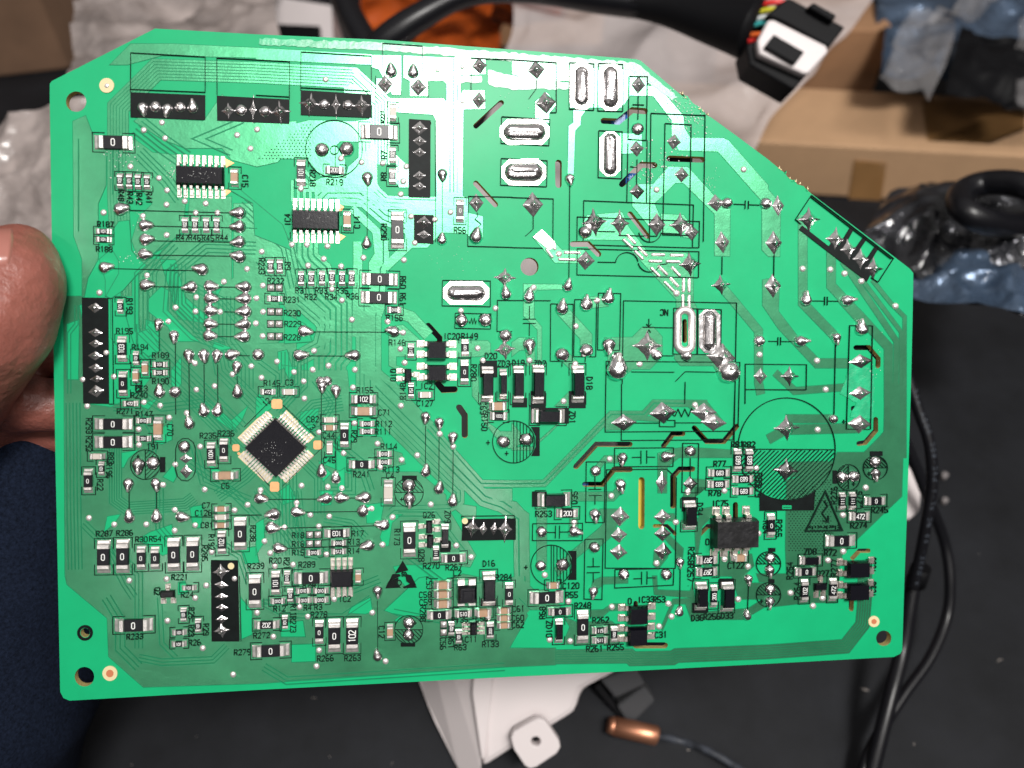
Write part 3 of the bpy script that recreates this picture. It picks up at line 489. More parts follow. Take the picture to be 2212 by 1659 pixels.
# ---- solder joints
def dome(name, x, y, outline, H, prof, parent=board, core=None, m='sol', z0=ZC, bumpn=.12, peak=None, rings=6):
    """outline: offsets in photo pixels round (x, y); prof(s): height 0..1 from rim (s=1) to centre (s=0)"""
    n = len(outline); vs = []; fs = []; sd = random.uniform(0, 99); s_ = bs(x, y); bx, by = B(x, y)
    op = [B(x + a, y + b) for a, b in outline]; cp = [B(x + a, y + b) for a, b in core] if core else [(bx, by)] * n
    for j in range(rings):
        s = 1 - j / rings
        for i in range(n):
            px = cp[i][0] + (op[i][0] - cp[i][0]) * s; py = cp[i][1] + (op[i][1] - cp[i][1]) * s
            z = H * s_ * prof(s)
            z *= 1 + bumpn * noise.noise(Vector((px * 90 + sd, py * 90, 0)))
            vs.append((px - bx, py - by, z0 + max(0, z)))
    if core:
        for i in range(n): vs.append((cp[i][0] - bx, cp[i][1] - by, z0 + H * s_ * prof(0)))
        R_ = rings + 1
    else: R_ = rings
    if not core: vs.append((0, 0, z0 + H * s_ * prof(0)))
    for j in range(R_ - 1):
        for i in range(n): k = (i + 1) % n; fs.append((j * n + k, j * n + i, (j + 1) * n + i, (j + 1) * n + k))
    if not core:
        for i in range(n): fs.append(((R_ - 1) * n + (i + 1) % n, (R_ - 1) * n + i, len(vs) - 1))
    return link(name, mesh(name, vs, fs, M[m], True), parent, (bx, by, 0))
rp = lambda s: max(0, 1 - s * s) ** .5
def lead(joint, x, y, dx, dy, ln, r, z):                        # the clipped end of the wire standing in the joint
    s_ = bs(x, y); q = MB(); n = 8; a = math.atan2(-dy, dx); vs = []
    for k, (t_, zz, rr_) in enumerate(((0, z * .55, r), (ln * .5, z * 1.02, r), (ln, z * .9, r * .9), (ln * 1.02, z * .9, .01))):
        for i in range(n):
            th = i / n * 6.283; vs.append((math.cos(a) * t_ * s_ - math.sin(a) * rr_ * math.cos(th) * s_, math.sin(a) * t_ * s_ + math.cos(a) * rr_ * math.cos(th) * s_, (zz + rr_ * math.sin(th)) * s_ + ZC))
    fs = [(k * n + i, k * n + (i + 1) % n, (k + 1) * n + (i + 1) % n, (k + 1) * n + i) for k in range(3) for i in range(n)]
    link('wire_end', mesh('wire_end', vs, fs, M['tin'], True), joint)
def J(t, kind, cx, cy, a=45, b=None, d=None):
    x, y = V(t, cx, cy); N = 22; ps = 1.2 if kind in 'to' else 1.0; a = a * ps / 4
    if kind == 'v':                                             # small test point
        r = a if a != 45 / 4 else 7.0
        return dome('test_point', x, y, [(r * math.cos(i * 6.283 / 14), r * math.sin(i * 6.283 / 14)) for i in range(14)], r * .6, rp, rings=5, bumpn=.05, m='tp')
    if kind == 'o':
        o_ = dome('solder_joint', x, y, [(a * 1.04 * math.cos(i * 6.283 / N) * random.uniform(.95, 1.03), a * 1.04 * math.sin(i * 6.283 / N) * random.uniform(.95, 1.03)) for i in range(N)], a * .8, rp)
        lead(o_, x, y, random.uniform(-1, 1), random.uniform(-1, 1), a * .5, a * .22, a * .85); return o_
    if kind == 't':
        ang = {'u': -math.pi / 2, 'd': math.pi / 2, 'l': math.pi, 'r': 0.0}[b]; pts = []
        ang += random.uniform(-.2, .2)
        for i in range(N):
            th = i * 6.283 / N; c = math.cos(th - ang); rr_ = a * (.98 + .65 * max(0, c) ** 7 - .05 * max(0, -c))
            pts.append((rr_ * math.cos(th), rr_ * math.sin(th)))
        o_ = dome('solder_joint', x, y, pts, a * .85, rp); lead(o_, x, y, math.cos(ang), math.sin(ang), a * 1.45, a * .24, a * .62); return o_
    if kind in 'dx':
        a *= 1.1; bb_ = b * 1.15 / 4; p = .70 if kind == 'x' else .98; pts = []
        tilt = random.uniform(-.12, .12)
        for i in range(28):
            th = i * 6.283 / 28; c, s = math.cos(th), math.sin(th)
            rr_ = (abs(c) ** p + abs(s) ** p) ** (-1 / p); rr_ = max(rr_, .70 if kind == 'd' else .56)
            X, Y = a * rr_ * c, bb_ * rr_ * s; pts.append((X * math.cos(tilt) - Y * math.sin(tilt), X * math.sin(tilt) + Y * math.cos(tilt)))
        H = min(a, bb_) * .58
        o_ = dome('solder_joint', x, y, pts, H, lambda s: .70 * max(0, 1 - s ** 1.35) + .30 * (1 - (s / .34) ** 2 if s < .34 else 0), rings=9, bumpn=.25, m=random.choice(('sol2', 'sol2', 'sol')))
        return o_
    if kind == 'c':                                             # long blade joint: a = half width, b = half height
        bb_ = b / 4; hor = a > bb_; r = min(a, bb_); e_ = max(a, bb_) - r; pts = []; core = []
        for i in range(36):
            th = i * 6.283 / 36; c, s = math.cos(th), math.sin(th); w_ = 1 + .05 * math.sin(th * 9) * random.random()
            ex, ey = (e_ * (1 if c > 0 else -1), 0) if hor else (0, e_ * (1 if s > 0 else -1))
            pts.append((ex + r * c * w_, ey + r * s * w_)); core.append((ex * .92, ey * .92))
        return dome('blade_joint', x, y, pts, r * .62, lambda s: max(0, 1 - s ** 2.2) ** .7, core=core, rings=7, bumpn=.35, z0=ZP + .001)
def joints(t, spec):
    for it in spec.replace('\n', ' ').split(';'):
        q = it.split()
        if not q: continue
        k = q[0]; a = [float(z) if z.lstrip('-').replace('.', '').isdigit() else z for z in q[1:]]
        J(t, k, *a)
def capsule_pad(t, cx, cy, a, b, m='tin', c=.38):
    x, y = V(t, cx, cy); a /= 4; b /= 4; k = min(a, b) * c * 1.3
    pts = [(-a + k, -b), (a - k, -b), (a, -b + k), (a, b - k), (a - k, b), (-a + k, b), (-a, b - k), (-a, -b + k)]
    q = MB(); q.sheet([B(x + p[0], y + p[1]) for p in pts], 0, ZP + .0008); q.build('tinned_pad', M[m], board)
def ic(t, x0, y0, x1, y1, h, top, bot, pw, pl, kind='chip', m='chip', L_=(), R_=(), padw=None):
    """moulded body between two rows of pins; top/bot: pin x positions, L_/R_: pin y positions"""
    cx, cy = (x0 + x1) / 2, (y0 + y1) / 2; X, Y = V(t, cx, cy); s = bs(X, Y) / 4; bx, by = B(X, Y)
    w2, h2 = (x1 - x0) / 2 * s, (y1 - y0) / 2 * s; q = MB()
    q.box(-w2, w2, -h2, h2, .001, h * .5); q.box(-w2, w2, -h2, h2, h * .5, h, .0025)
    b_ = q.build(kind, M[m], board, (bx, by, ZC))
    def pin(px, py, dx, dy):
        k = ('pin', t, rnd(pw * s), rnd(pl * s), dx, dy, h)
        if k not in cache:
            q = MB(); w_ = pw * s / 2; l_ = pl * s
            for (a0, a1, z0, z1) in ((0, l_ * .35, h * .35, h * .5), (l_ * .30, l_ * .42, .001, h * .45), (l_ * .38, l_, .0012, h * .16 + .002)):
                if dy: q.box(-w_, w_, *sorted((dy * a0, dy * a1)), z0, z1, .0008)
                else: q.box(*sorted((dx * a0, dx * a1)), -w_, w_, z0, z1, .0008)
            l0, l1 = l_ * .30, l_ * 1.15; ww = w_ * (1.18 if len(top) > 3 else 1.3)
            if dy: q.box(-ww, ww, *sorted((dy * l0, dy * l1)), 0, .0014)
            else: q.box(*sorted((dx * l0, dx * l1)), -ww, ww, 0, .0014)
            cache[k] = mesh('pin', q.v, q.f, M['pin'])
        link('pin', cache[k], b_, (px, py, 0))
    for px in top: pin((px - cx) * s, h2, 0, 1)
    for px in bot: pin((px - cx) * s, -h2, 0, -1)
    for py in L_: pin(-w2, (cy - py) * s, -1, 0)
    for py in R_: pin(w2, (cy - py) * s, 1, 0)
    return b_
def comps(t, spec):
    for it in spec.replace('\n', ' ').split(';'):
        q = it.split()
        if not q: continue
        k, x, y, o, L, W = q[0], float(q[1]), float(q[2]), q[3], float(q[4]), float(q[5])
        if k == 'P': pads(t, x, y, o, L, W)
        else: chipR(t, x, y, o, L, W, q[6] if len(q) > 6 else '', k, int(q[7]) if len(q) > 7 else 0)
comps(T00, 'R 985 1235 H 330 140 0;R 1042 1565 V 135 60 103;R 1122 1568 V 140 60 101;R 1197 1572 V 140 60 101;R 1275 1575 V 135 60 101;C 2032 1540 V 165 75')
comps(T10, 'R 1065 1145 H 320 140 0;R 392 1495 V 235 85 101;R 680 1475 H 165 75 200;C 1185 975 V 150 62;R 1180 1340 V 140 65 102;R 1178 1525 V 140 65 102')
comps(T11, '''C 790 250 V 175 75;R 1222 330 V 320 125 0;R 1762 165 V 200 75 0;R 128 645 V 130 60 102;R 208 645 V 130 60 301;R 392 748 V 135 60 472;R 480 748 V 135 60 472;R 572 745 V 135 60 472;R 658 742 V 135 60 472;R 745 748 V 135 60 472;R 828 745 V 135 60 472;
P 165 828 H 130 60;P 165 1035 H 130 60;P 165 1140 H 130 60;P 165 1248 H 130 60;R 162 922 H 135 62 331;R 1070 755 H 315 120 0;R 1062 912 H 315 120 0;R 1195 1020 H 125 60 010;R 1338 1370 V 130 65 511;R 1805 1345 V 150 75 1001;R 1800 1555 V 215 80 0''')
comps(T01, '''R 1602 288 V 140 62 102;R 1690 288 V 140 62 102;R 1785 288 V 140 62 102;R 1875 288 V 140 62 102;R 900 342 H 140 58 101;R 900 412 H 140 58 101;R 1045 990 V 135 60 101;R 1060 1355 V 235 90 103;R 1068 1655 V 225 84 0;R 1180 1435 V 130 60 101;
C 1260 1525 V 135 60;C 1180 1590 V 130 58;R 1385 1490 H 135 58 101;R 1385 1560 H 135 58 331''')
comps(T02, '''R 1130 168 H 140 60 472;R 985 345 H 330 115 0;R 985 500 H 330 125 0;R 1243 315 H 135 60 010;R 1245 470 H 135 60 331;C 1375 385 V 215 85;R 1828 605 V 220 85 1004;R 1937 570 V 215 85 0;C 1950 785 H 225 80;C 845 622 H 140 58;R 882 728 V 130 60 101;R 768 835 V 225 85 0;
C 1915 1075 H 135 55;C 1915 1145 H 135 55;C 1915 1215 H 135 55;R 2078 1290 V 300 120 0;R 1920 1365 V 215 85 102;R 900 1490 V 305 125 0;R 1065 1485 V 310 125 0;R 1225 1500 V 220 85 0;R 1345 1500 V 210 85 0;R 1505 1470 V 305 120 0;R 1668 1465 V 305 120 0''')
comps(T12, '''R 105 67 H 135 62 472;C 290 67 H 135 60;R 930 130 H 215 85 102;C 930 232 H 215 85;C 638 307 H 130 55;C 638 375 H 130 55;R 765 440 V 215 85 0;R 960 342 H 130 58 010;R 960 408 H 130 58 010;C 638 550 V 125 60;R 915 692 H 225 85 0;R 1108 602 H 130 58 010;R 1108 672 H 130 58 010;
C 1143 930 V 215 90;R 1340 55 V 140 58 151;C 1462 92 H 130 60;C 2088 190 H 155 80;R 2095 275 H 155 80 1003;R 700 1285 H 220 85 103 1;P 500 1300 H 130 58;P 500 1378 H 130 58;R 500 1452 H 130 58 010;R 715 1370 H 130 58 010;R 715 1443 H 130 58 512;R 1325 1345 V 300 120 0;D 1632 1310 V 210 72;
R 1555 1460 V 130 60 111;R 1705 1500 H 215 85 0;C 884 1662 V 118 58''')
comps(T13, '''R -8 128 V 300 122 0;R 172 55 V 215 84 101;R 270 12 V 130 58 010;R 476 12 H 300 118 0;R 410 122 H 135 58 010;R 560 122 H 135 58 010;R 415 205 H 135 58 010;R 560 202 H 135 58 010;R 190 212 H 130 60 010;R 298 165 V 125 58 102;R 95 415 H 220 82 202 1;R 252 395 V 130 60 101;R 548 480 V 215 85 0;
R 678 510 V 300 120 0;R 832 510 V 300 120 102;R 130 640 H 320 120 0;C 1158 475 V 130 60;C 1612 70 H 155 75;C 1612 150 H 155 70;C 1612 232 H 155 75;R 1583 332 H 215 85 0;R 1790 320 H 150 72 510;C 1960 310 H 150 70;C 2140 295 H 120 55;C 2140 358 H 120 55;C 2140 420 H 120 55;P 1622 450 V 130 58;
R 1688 450 V 130 58 102;R 1750 520 V 130 58 101;R 2022 465 V 150 72 2001;R 2185 150 V 200 80 0;D 2010 105 V 300 125''')
comps(T03, 'R 1160 420 H 330 130 0;R 1637 97 H 130 55 101;R 1590 330 V 130 60 101;R 1715 425 V 130 60 101;R 1553 482 H 130 58 101;R 1550 582 H 130 58 101')
comps(T22, '''D 310 275 H 290 130;D 358 995 H 285 125;D 1527 1130 V 250 115;D -215 0 V 310 115;D 52 0 V 320 105;D 222 0 V 335 115;D 565 0 V 320 115;D -80 0 V 260 70;R 475 1113 H 190 80 200;R 1942 655 V 195 75 683;R 2042 655 V 195 75 683;R 1785 765 H 190 70 683;R 1780 862 H 190 70 683 1;R 1992 818 H 185 70 683 1;R 1992 922 H 185 70 683;
R 1682 1515 H 185 80 2R7 1;R 1680 1618 H 185 80 2R7 1;C 1957 1495 H 140 62;R 2230 1220 V 200 75 0''')
comps(T32, 'R 632 1010 V 145 60 111;R 720 1008 V 145 60 111;R 920 1008 H 180 75 0;R 785 1140 H 180 78 472;R 622 1352 H 255 100 0;D 362 1520 H 185 75;R 322 1618 H 180 75 0')
comps(T33, 'R 308 125 V 190 70 102;R 553 115 V 190 70 472')
comps(T23, '''C 352 75 H 115 60;R 298 182 H 290 115 0;R 410 302 H 200 75 0;R 608 435 V 285 110 0;D 402 470 V 210 75;R 757 465 H 135 62 511 1;R 757 550 H 135 62 511;R 878 500 V 140 62 1002;D 1625 170 V 240 110;R 1738 170 V 190 65 200;D 1852 175 V 250 115''')
# chips
px1 = [1552 + 54 * i for i in range(8)]
b_ = ic(T00, 1530, 1445, 1945, 1612, .017, px1, px1, 30, 92)
px2 = [340 + 52.2 * i for i in range(8)]
ic(T11, 315, 165, 722, 337, .017, px2, px2, 30, 92)
ic(T12, 645, 1592, 838, 1745, .016, [665, 716, 767, 818], [665, 716, 767, 818], 34, 86)
old = ic(T22, 1712, 1155, 2080, 1388, .034, [1757, 1842, 2015], [1745, 1832, 1918, 2005], 50, 80, m='old'); old['label'] = 'scuffed chip with worn matt top'
ic(T11, 1480, 1287, 1640, 1445, .02, [], [], 46, 78, L_=[1312, 1402], R_=[1312, 1402]); ic(T11, 1480, 1492, 1645, 1635, .02, [], [], 46, 78, L_=[1505, 1598], R_=[1505, 1598])
ic(T32, 660, 1525, 842, 1655, .02, [], [], 46, 62, L_=[1535, 1622], R_=[1530, 1612]); ic(T33, 660, 55, 837, 190, .02, [], [], 46, 62, L_=[72, 155], R_=[64, 150])
ic(T23, 995, 252, 1157, 398, .02, [], [], 46, 70, L_=[265, 352], R_=[262, 350]); ic(T23, 990, 432, 1152, 580, .02, [], [], 46, 70, L_=[442, 528], R_=[438, 518])
ic(T11, 1285, 1527, 1342, 1642, .010, [], [], 34, 62, 'transistor', L_=[1545, 1612], R_=[1575]); ic(T12, 1470, 1172, 1520, 1288, .010, [], [], 34, 62, 'transistor', L_=[1225], R_=[1188, 1255])
ic(T12, 1478, 1295, 1530, 1412, .010, [], [], 34, 60, 'transistor', L_=[1315, 1385], R_=[1348]); ic(T33, 390, 57, 497, 115, .010, [447], [413, 473], 34, 56, 'transistor')
ic(T03, 1390, 118, 1515, 180, .010, [1455], [1415, 1500], 36, 52, 'transistor', m='old'); ic(T13, 1850, 390, 1905, 505, .010, [], [], 24, 62, L_=[412, 450, 488], R_=[412, 450, 488])
# coil
x, y = V(T13, 1818, 135); s = bs(x, y) / 4; bx, by = B(x, y); q = MB(); q.box(-78*s, 78*s, -78*s, 78*s, .001, .018); q.box(-78*s, 78*s, -78*s, 78*s, .018, .026, 18*s); q.box(-40*s, 40*s, -40*s, 40*s, .026, .0275, 4*s)
coil = q.build('coil', M['chip'], board, (bx, by, ZC))
for sg in (-1, 1):
    q = MB(); q.box(-80*s, -14*s, *sorted((sg*72*s, sg*118*s)), 0, .006, .001); q.box(14*s, 80*s, *sorted((sg*72*s, sg*118*s)), 0, .006, .001); q.build('terminal', M['tin'], coil)
# the square microcontroller, turned by 45 degrees, twelve pins to a side
x, y = 597, 965; s = bs(x, y); bx, by = B(x, y); hs = 47.5 * s; q = MB(); q.box(-hs, hs, -hs, hs, .002, .009); q.box(-hs, hs, -hs, hs, .009, .016, .0022)
mcu = q.build('square_chip', M['chip'], board, (bx, by, ZC), math.pi / 4); mcu['label'] = 'large square black chip set diagonally'
q = MB()
for a0, a1, z0, z1, ww in ((0, 7, .006, .009, 1.9), (5.5, 8, .001, .008, 1.9), (7, 20, .0012, .0038, 1.9), (6, 24, 0, .0015, 2.5)): q.box(-ww * s, ww * s, a0 * s, a1 * s, z0, z1)
pm = mesh('pin', q.v, q.f, M['pin'])
q = MB(); q.box(-3.1 * s, 3.1 * s, 6 * s, 27 * s, -.0004, .0009); pm2 = mesh('bare_resin_gap', q.v, q.f, M['cream'])
for k in range(4):
    for i in range(12):
        u = (i - 5.5) * 7.1 * s; a = k * math.pi / 2
        link('pin', pm, mcu, (u * math.cos(a) - hs * math.sin(a), u * math.sin(a) + hs * math.cos(a), 0), a)
        if i % 1 == 0: pass
    q = MB(); w_ = 43.5 * s; q.box(-w_, w_, 7.5 * s, 26 * s, -.0004, .0007); a = k * math.pi / 2
    q.build('resin_strip', M['cream'], mcu, (-hs * math.sin(a), hs * math.cos(a), 0), a)
# test points and joints, tile by tile
def vias(t, s):
    for it in s.split(';'):
        q = it.split()
        if q: J(t, 'v', float(q[0]), float(q[1]), float(q[2]) if len(q) > 2 else 45)
vias(T00, '1400 1060;1243 1125;1428 1195;2050 1168;2165 1285;1128 1440;1375 1540;1445 1645;925 742 24')
vias(T10, '602 688;1568 607 20;1782 580 20;1782 878 20;735 1370;912 1403;1095 1410;1298 1440;1272 1568;388 1632;10 1120')
vias(T20, '2000 1465;1248 1640')
vias(T21, '185 825;735 937;550 1160;545 1487;1102 1487;150 1455 28;2138 1405;1420 875 30;405 535 28')
vias(T11, '1250 20;1340 212;1545 238;1680 175;1372 440;1278 588;928 568;735 642;450 635;585 578;618 468;440 455;310 455;50 515;60 808;5 918;62 1035;0 1135;58 1245;655 840;742 935;828 1103;1138 1118;1270 1215;502 1372;183 1465;328 1555;490 1535;627 1500;855 1535;412 1635;48 1605;1248 1355;1285 1475;1915 1350;1960 1455;1770 1025;2070 1005')
vias(T01, '895 178;1235 208;1440 110;1597 80;1778 100;1692 180;1880 180;1442 372;1272 720;860 870;1935 775;1697 910;1518 998;1690 1032;1903 1035;1457 1118;2135 665;1685 1480;2172 1505;985 1595;718 1620;920 1388;2010 1575')
vias(T02, '755 190;1245 158;1385 185;1698 48;1855 18;1615 250;1462 290;1200 390;1203 525;1515 695;1730 540;1770 910;1512 1085;1510 1265;770 1157;988 1212;1265 1212;1688 1218;1830 1450;2140 1042;2028 1090;1410 870')
vias(T12, '838 30;418 125;1252 187;545 415;850 338;1050 515;757 597;1393 615;1258 655;1075 718;393 877;620 888;743 898;40 915;352 1025;470 1130;633 1143;247 1237;543 1230;1180 1150;1510 1040;73 1357;123 1460;1093 1388;610 1470;163 1570;320 1560;1730 1395;1858 1495;1000 1075;1587 430;1703 540')
vias(T13, '675 198;377 265;448 348;1005 315;150 523;545 640;523 778;10 315;2005 355;1120 735'); vias(T03, '1118 38;1440 25;1783 80;2028 20;1688 188;1448 385;1753 622;2015 850')
vias(T22, '445 148;1580 180;843 648;857 967;535 1195;1517 932;1833 922;1415 1193;2108 725;2127 1290;1835 1512;2038 1575;2095 1200;283 1650;1248 1548')
vias(T32, '497 47;428 395;843 895;645 1132;648 1445;517 1522'); vias(T33, '193 145;470 190;387 258'); vias(T23, '487 218;862 265;325 550;502 560;1350 238;1377 350;1270 435;1953 200')
vias(T31, '298 663;537 670;660 705;805 770;1100 985;422 1458')
joints(T00, 't 1235 930 45 d;o 1345 925 45;t 1452 940 45 d;o 1560 930 42;t 1670 940 46 u;x 1975 960 72 78;o 2085 955 45;x 2188 950 46 118')
joints(T10, '''o 80 965 45;x 208 970 88 104;x 470 900 92 100;o 590 905 42;x 692 908 52 106;o 795 910 42;x 915 915 84 96;d 1412 1110 78 66;d 1412 1222 76 52;d 1412 1320 76 48;d 1412 1520 72 48;d 1412 1612 72 46;t 1170 628 44 u;t 1357 635 42 u;d 1115 730 62 74;d 1402 755 66 68;
d 1930 570 60 66;d 1925 867 56 66;o 570 1295 50;o 785 1290 54;t 962 1530 42 d;t 1610 1500 38 d''')
joints(T20, 'd 208 605 70 74;d 1090 735 58 68;o 1085 1115 44;d 1075 1285 60 60;d 1398 1225 56 60;d 1465 1510 58 60;t 498 1540 38 d;d 1080 1655 60 60;d 290 890 85 85')
joints(T21, '''x 712 262 102 112;o 630 345 48;x 930 272 78 108;d 1250 282 70 88;x 1455 285 96 96;d 1550 350 58 66;d 180 110 82 96;d 635 592 74 72;x 1535 625 92 96;t 480 820 42 u;t 145 912 48 u;t 430 1010 50 u;t 640 978 50 u;t 830 922 50 u;o 640 1370 52;o 432 1405 52;t 835 1312 52 d;
x 1168 1328 124 118;o 1252 1408 40;t 905 1540 84 u;o 1505 1412 42;d 1805 1425 116 104;o 1870 1552 84;t 150 1310 50 d;o 2135 1285 42;d 2145 1592 54 62;d 1760 95 68 66;o 1855 95 42;d 1815 435 58 84;x 1805 802 80 78;o 2190 100 42;''')
joints(T11, '''d 1450 265 74 66;d 1450 370 74 48;t 955 455 40 u;t 1607 420 38 u;d 1903 95 58 72;t 1900 395 50 u;t 410 1200 50 r;t 1195 1205 46 l;t 370 1410 50 r;t 855 1410 48 l;o 20 1405 46;o 560 1635 38;o 615 1632 38;x 2150 740 92 74;t 2160 885 44 u;o 1775 1110 48;o 1980 1105 52;o 2155 1240 50;x 2150 1360 86 82''')
joints(T01, '''t 1035 150 52 r;t 1245 288 48 r;t 1252 412 48 r;t 1240 538 48 r;t 905 655 50 r;t 2075 180 50 l;t 2075 300 50 l;t 2075 430 48 l;t 2075 560 50 l;t 1752 670 50 l;t 1255 805 50 r;t 1660 820 50 l;t 1810 812 48 r;t 2125 820 48 l;t 1810 918 48 r;t 2125 920 48 l;t 1810 1025 48 r;t 2125 1032 50 l;
t 1805 1138 48 r;t 2120 1140 48 l;t 1800 1240 48 r;t 2115 1248 48 l;t 1375 1130 42 d;t 1508 1235 44 d;t 1632 1400 46 d;t 1762 1400 46 d;t 1880 1400 44 d;t 1992 1405 48 r;t 2050 1500 42 d;d 825 1000 82 54;d 828 1215 84 48;d 828 1310 84 46;d 828 1415 84 50;d 830 1520 84 48;d 838 1615 80 44''')
joints(T02, '''d 835 62 82 62;t 1380 75 46 u;o 1515 68 46;t 2055 80 46 u;t 1765 240 46 u;t 1880 240 46 u;t 1640 345 44 u;t 1195 690 52 d;o 1325 682 50;o 1595 542 46;d 1605 645 56 40;d 1610 755 54 58;t 1112 855 44 d;t 1350 855 44 d;t 1120 1155 46 u;t 1355 1155 46 u;t 1565 1145 46 r;x 1912 1620 84 76''')
joints(T12, '''t 570 10 40 d;t 690 45 42 d;t 568 765 44 u;t 692 818 42 u;t 612 985 46 l;t 725 980 46 r;t 948 975 48 l;o 925 1095 46;t 345 1100 46 r;t 165 1120 50 l;t 30 985 46 r;t 125 1240 50 r;t 1105 1215 48 l;t 190 1412 46 r;t 978 1390 46 l;o 1320 872 50;t 1325 985 48 d;t 1467 275 40 d;t 1585 325 40 d;
t 1703 450 42 d;t 1465 760 42 u;t 1580 908 42 u;t 1700 1018 42 u;x 1868 1242 78 96;d 1962 1252 44 70;d 2055 1252 42 70;x 2152 1252 72 110;o 2135 498 50''')
joints(T13, 't 1050 120 40 d;t 1050 695 38 u;o 1320 402 46;o 1318 508 42'); joints(T03, 'd 1915 75 82 44;d 1915 177 82 42;d 1918 272 82 42;d 1918 370 82 42;x 1918 468 82 70')
joints(T22, '''o 120 480 50;d 962 332 104 64;d 1302 248 108 84;d 1655 242 104 72;d 1742 332 104 64;t 955 632 42 d;o 720 750 42;t 1318 628 44 r;o 1538 580 42;d 1540 862 58 60;t 935 862 46 d;d 1292 852 46 86;d 932 1145 78 76;t 715 1118 44 d;o 255 1275 42;t 530 1270 44 r;d 1300 1147 70 58;d 1300 1292 68 60;
d 922 1305 68 60;d 920 1452 72 60;d 1302 1447 72 70;o 710 1410 42;o 248 1568 42;o 435 1560 48;t 1450 1530 34 d;o 965 1645 42;o 1330 1645 42''')
joints(T32, 'x 160 380 108 98;x 152 745 108 92;o 563 300 34;d 792 78 94 56;d 788 345 94 72;o 635 802 42;o 737 795 42;o 922 670 42;t 925 768 38 d;o 15 1500 38;t 10 1600 38 d'); joints(T33, 'o 15 110 38;t 15 215 38 d')
joints(T23, 't 702 125 38 d;t 1443 315 34 u;t 2030 345 34 u;t 2040 18 34 d')
joints(T31, '''x 352 238 92 96;x 580 408 78 96;x 688 495 78 96;x 795 580 78 96;x 908 662 82 92;d 85 120 48 80;d 48 440 66 92;d 40 812 66 92;t 325 938 45 u;t 672 938 46 r;t 270 1288 46 r;t 585 1252 38 d;t 805 1188 50 u;d 798 1465 96 56;x 185 1592 78 80''')
# blade terminals
for t, a, b, c, d_, e_, f_ in ((T20, 600, 745, 100, 205, 60, 168), (T20, 850, 755, 102, 205, 64, 178), (T20, 108, 1143, 212, 110, 184, 74), (T20, 100, 1488, 190, 114, 168, 80), (T20, 846, 1332, 88, 190, 58, 182), (T11, 1815, 872, 198, 100, 165, 66), (T21, 1704, 1200, 92, 190, 60, 172)):
    if t != T20 or a > 110 or True: capsule_pad(t, a, b, c, d_, 'tin' if t != T21 else 'sol', .45)
    J(t, 'c', a, b, e_, f_)
# the ring-shaped joint with a slot in it, and solder run on as stripes
def stripe(t, pts, wd=30, name='solder_stripe'):
    for i in range(len(pts) - 1):
        (x0, y0), (x1, y1) = V(t, *pts[i]), V(t, *pts[i + 1]); cx_, cy_ = (x0 + x1) / 2, (y0 + y1) / 2; L = math.hypot(x1 - x0, y1 - y0) / 2; a = math.atan2(y1 - y0, x1 - x0); r = wd / 8
        o1 = []; c1 = []
        for k in range(16):
            th = k * 6.283 / 16; c, s = math.cos(th), math.sin(th); e_ = L * (1 if c > 0 else -1)
            X, Y = e_ + r * c, r * s; o1.append((X * math.cos(a) - Y * math.sin(a), X * math.sin(a) + Y * math.cos(a))); c1.append((e_ * math.cos(a), e_ * math.sin(a)))
        dome(name, cx_, cy_, o1, r * .9, rp, core=c1, rings=4, bumpn=.1, m='tin')
for p in [((1000, 375), (1060, 440)), ((965, 415), (1035, 480)), ((1095, 480), (1160, 545)), ((1065, 515), (1125, 575)), ((1215, 540), (1310, 542)), ((1375, 545), (1470, 547)), ((1190, 597), (1285, 599)), ((1340, 600), (1440, 602)), ((1205, 660), (1270, 725)), ((1270, 645), (1335, 710)), ((1385, 655), (1445, 720)),
          ((1370, 745), (1430, 810)), ((1320, 780), (1390, 850)), ((1480, 755), (1480, 855)), ((1530, 755), (1530, 855)), ((1475, 895), (1475, 1010)), ((1530, 900), (1530, 1010)), ((300, 500), (345, 560)), ((330, 450), (370, 490)), ((460, 522), (580, 525)), ((410, 583), (540, 585))]: stripe(T21, p)
ringpts = []
for i in range(28):
    th = i * 6.283 / 28; s = math.sin(th); ringpts.append((1492 + 62 * math.cos(th), 1195 + (115 if s > 0 else -115) + 62 * s))
ringpts.append(ringpts[0]); q = MB(); Q = [BV(T21, *p) for p in ringpts[:-1]]
vs = []; fs = []; n = len(Q); w_ = 34 / 4 * bs(1479, 714); cx_, cy_ = BV(T21, 1492, 1195)
for i in range(n):
    p = Vector(Q[i]); nn = (Vector(Q[(i + 1) % n]) - Vector(Q[i - 1])); nn = Vector((-nn.y, nn.x)).normalized()
    for k in range(5): c = math.cos(k * math.pi / 4); vs.append((p.x + nn.x * w_ * c, p.y + nn.y * w_ * c, ZP + w_ * .75 * math.sin(k * math.pi / 4)))
fs = [(i * 5 + k, i * 5 + k + 1, ((i + 1) % n) * 5 + k + 1, ((i + 1) % n) * 5 + k) for i in range(n) for k in range(4)]
link('ring_joint', mesh('ring_joint', vs, fs, M['tin'], True), board)
q = MB(); q.sheet([BV(T21, *p) for p in [(180, 390), (255, 325), (365, 430), (375, 470), (320, 500), (280, 470)]], 0, ZP + .002); q.build('tinned_pad', M['tin'], board)
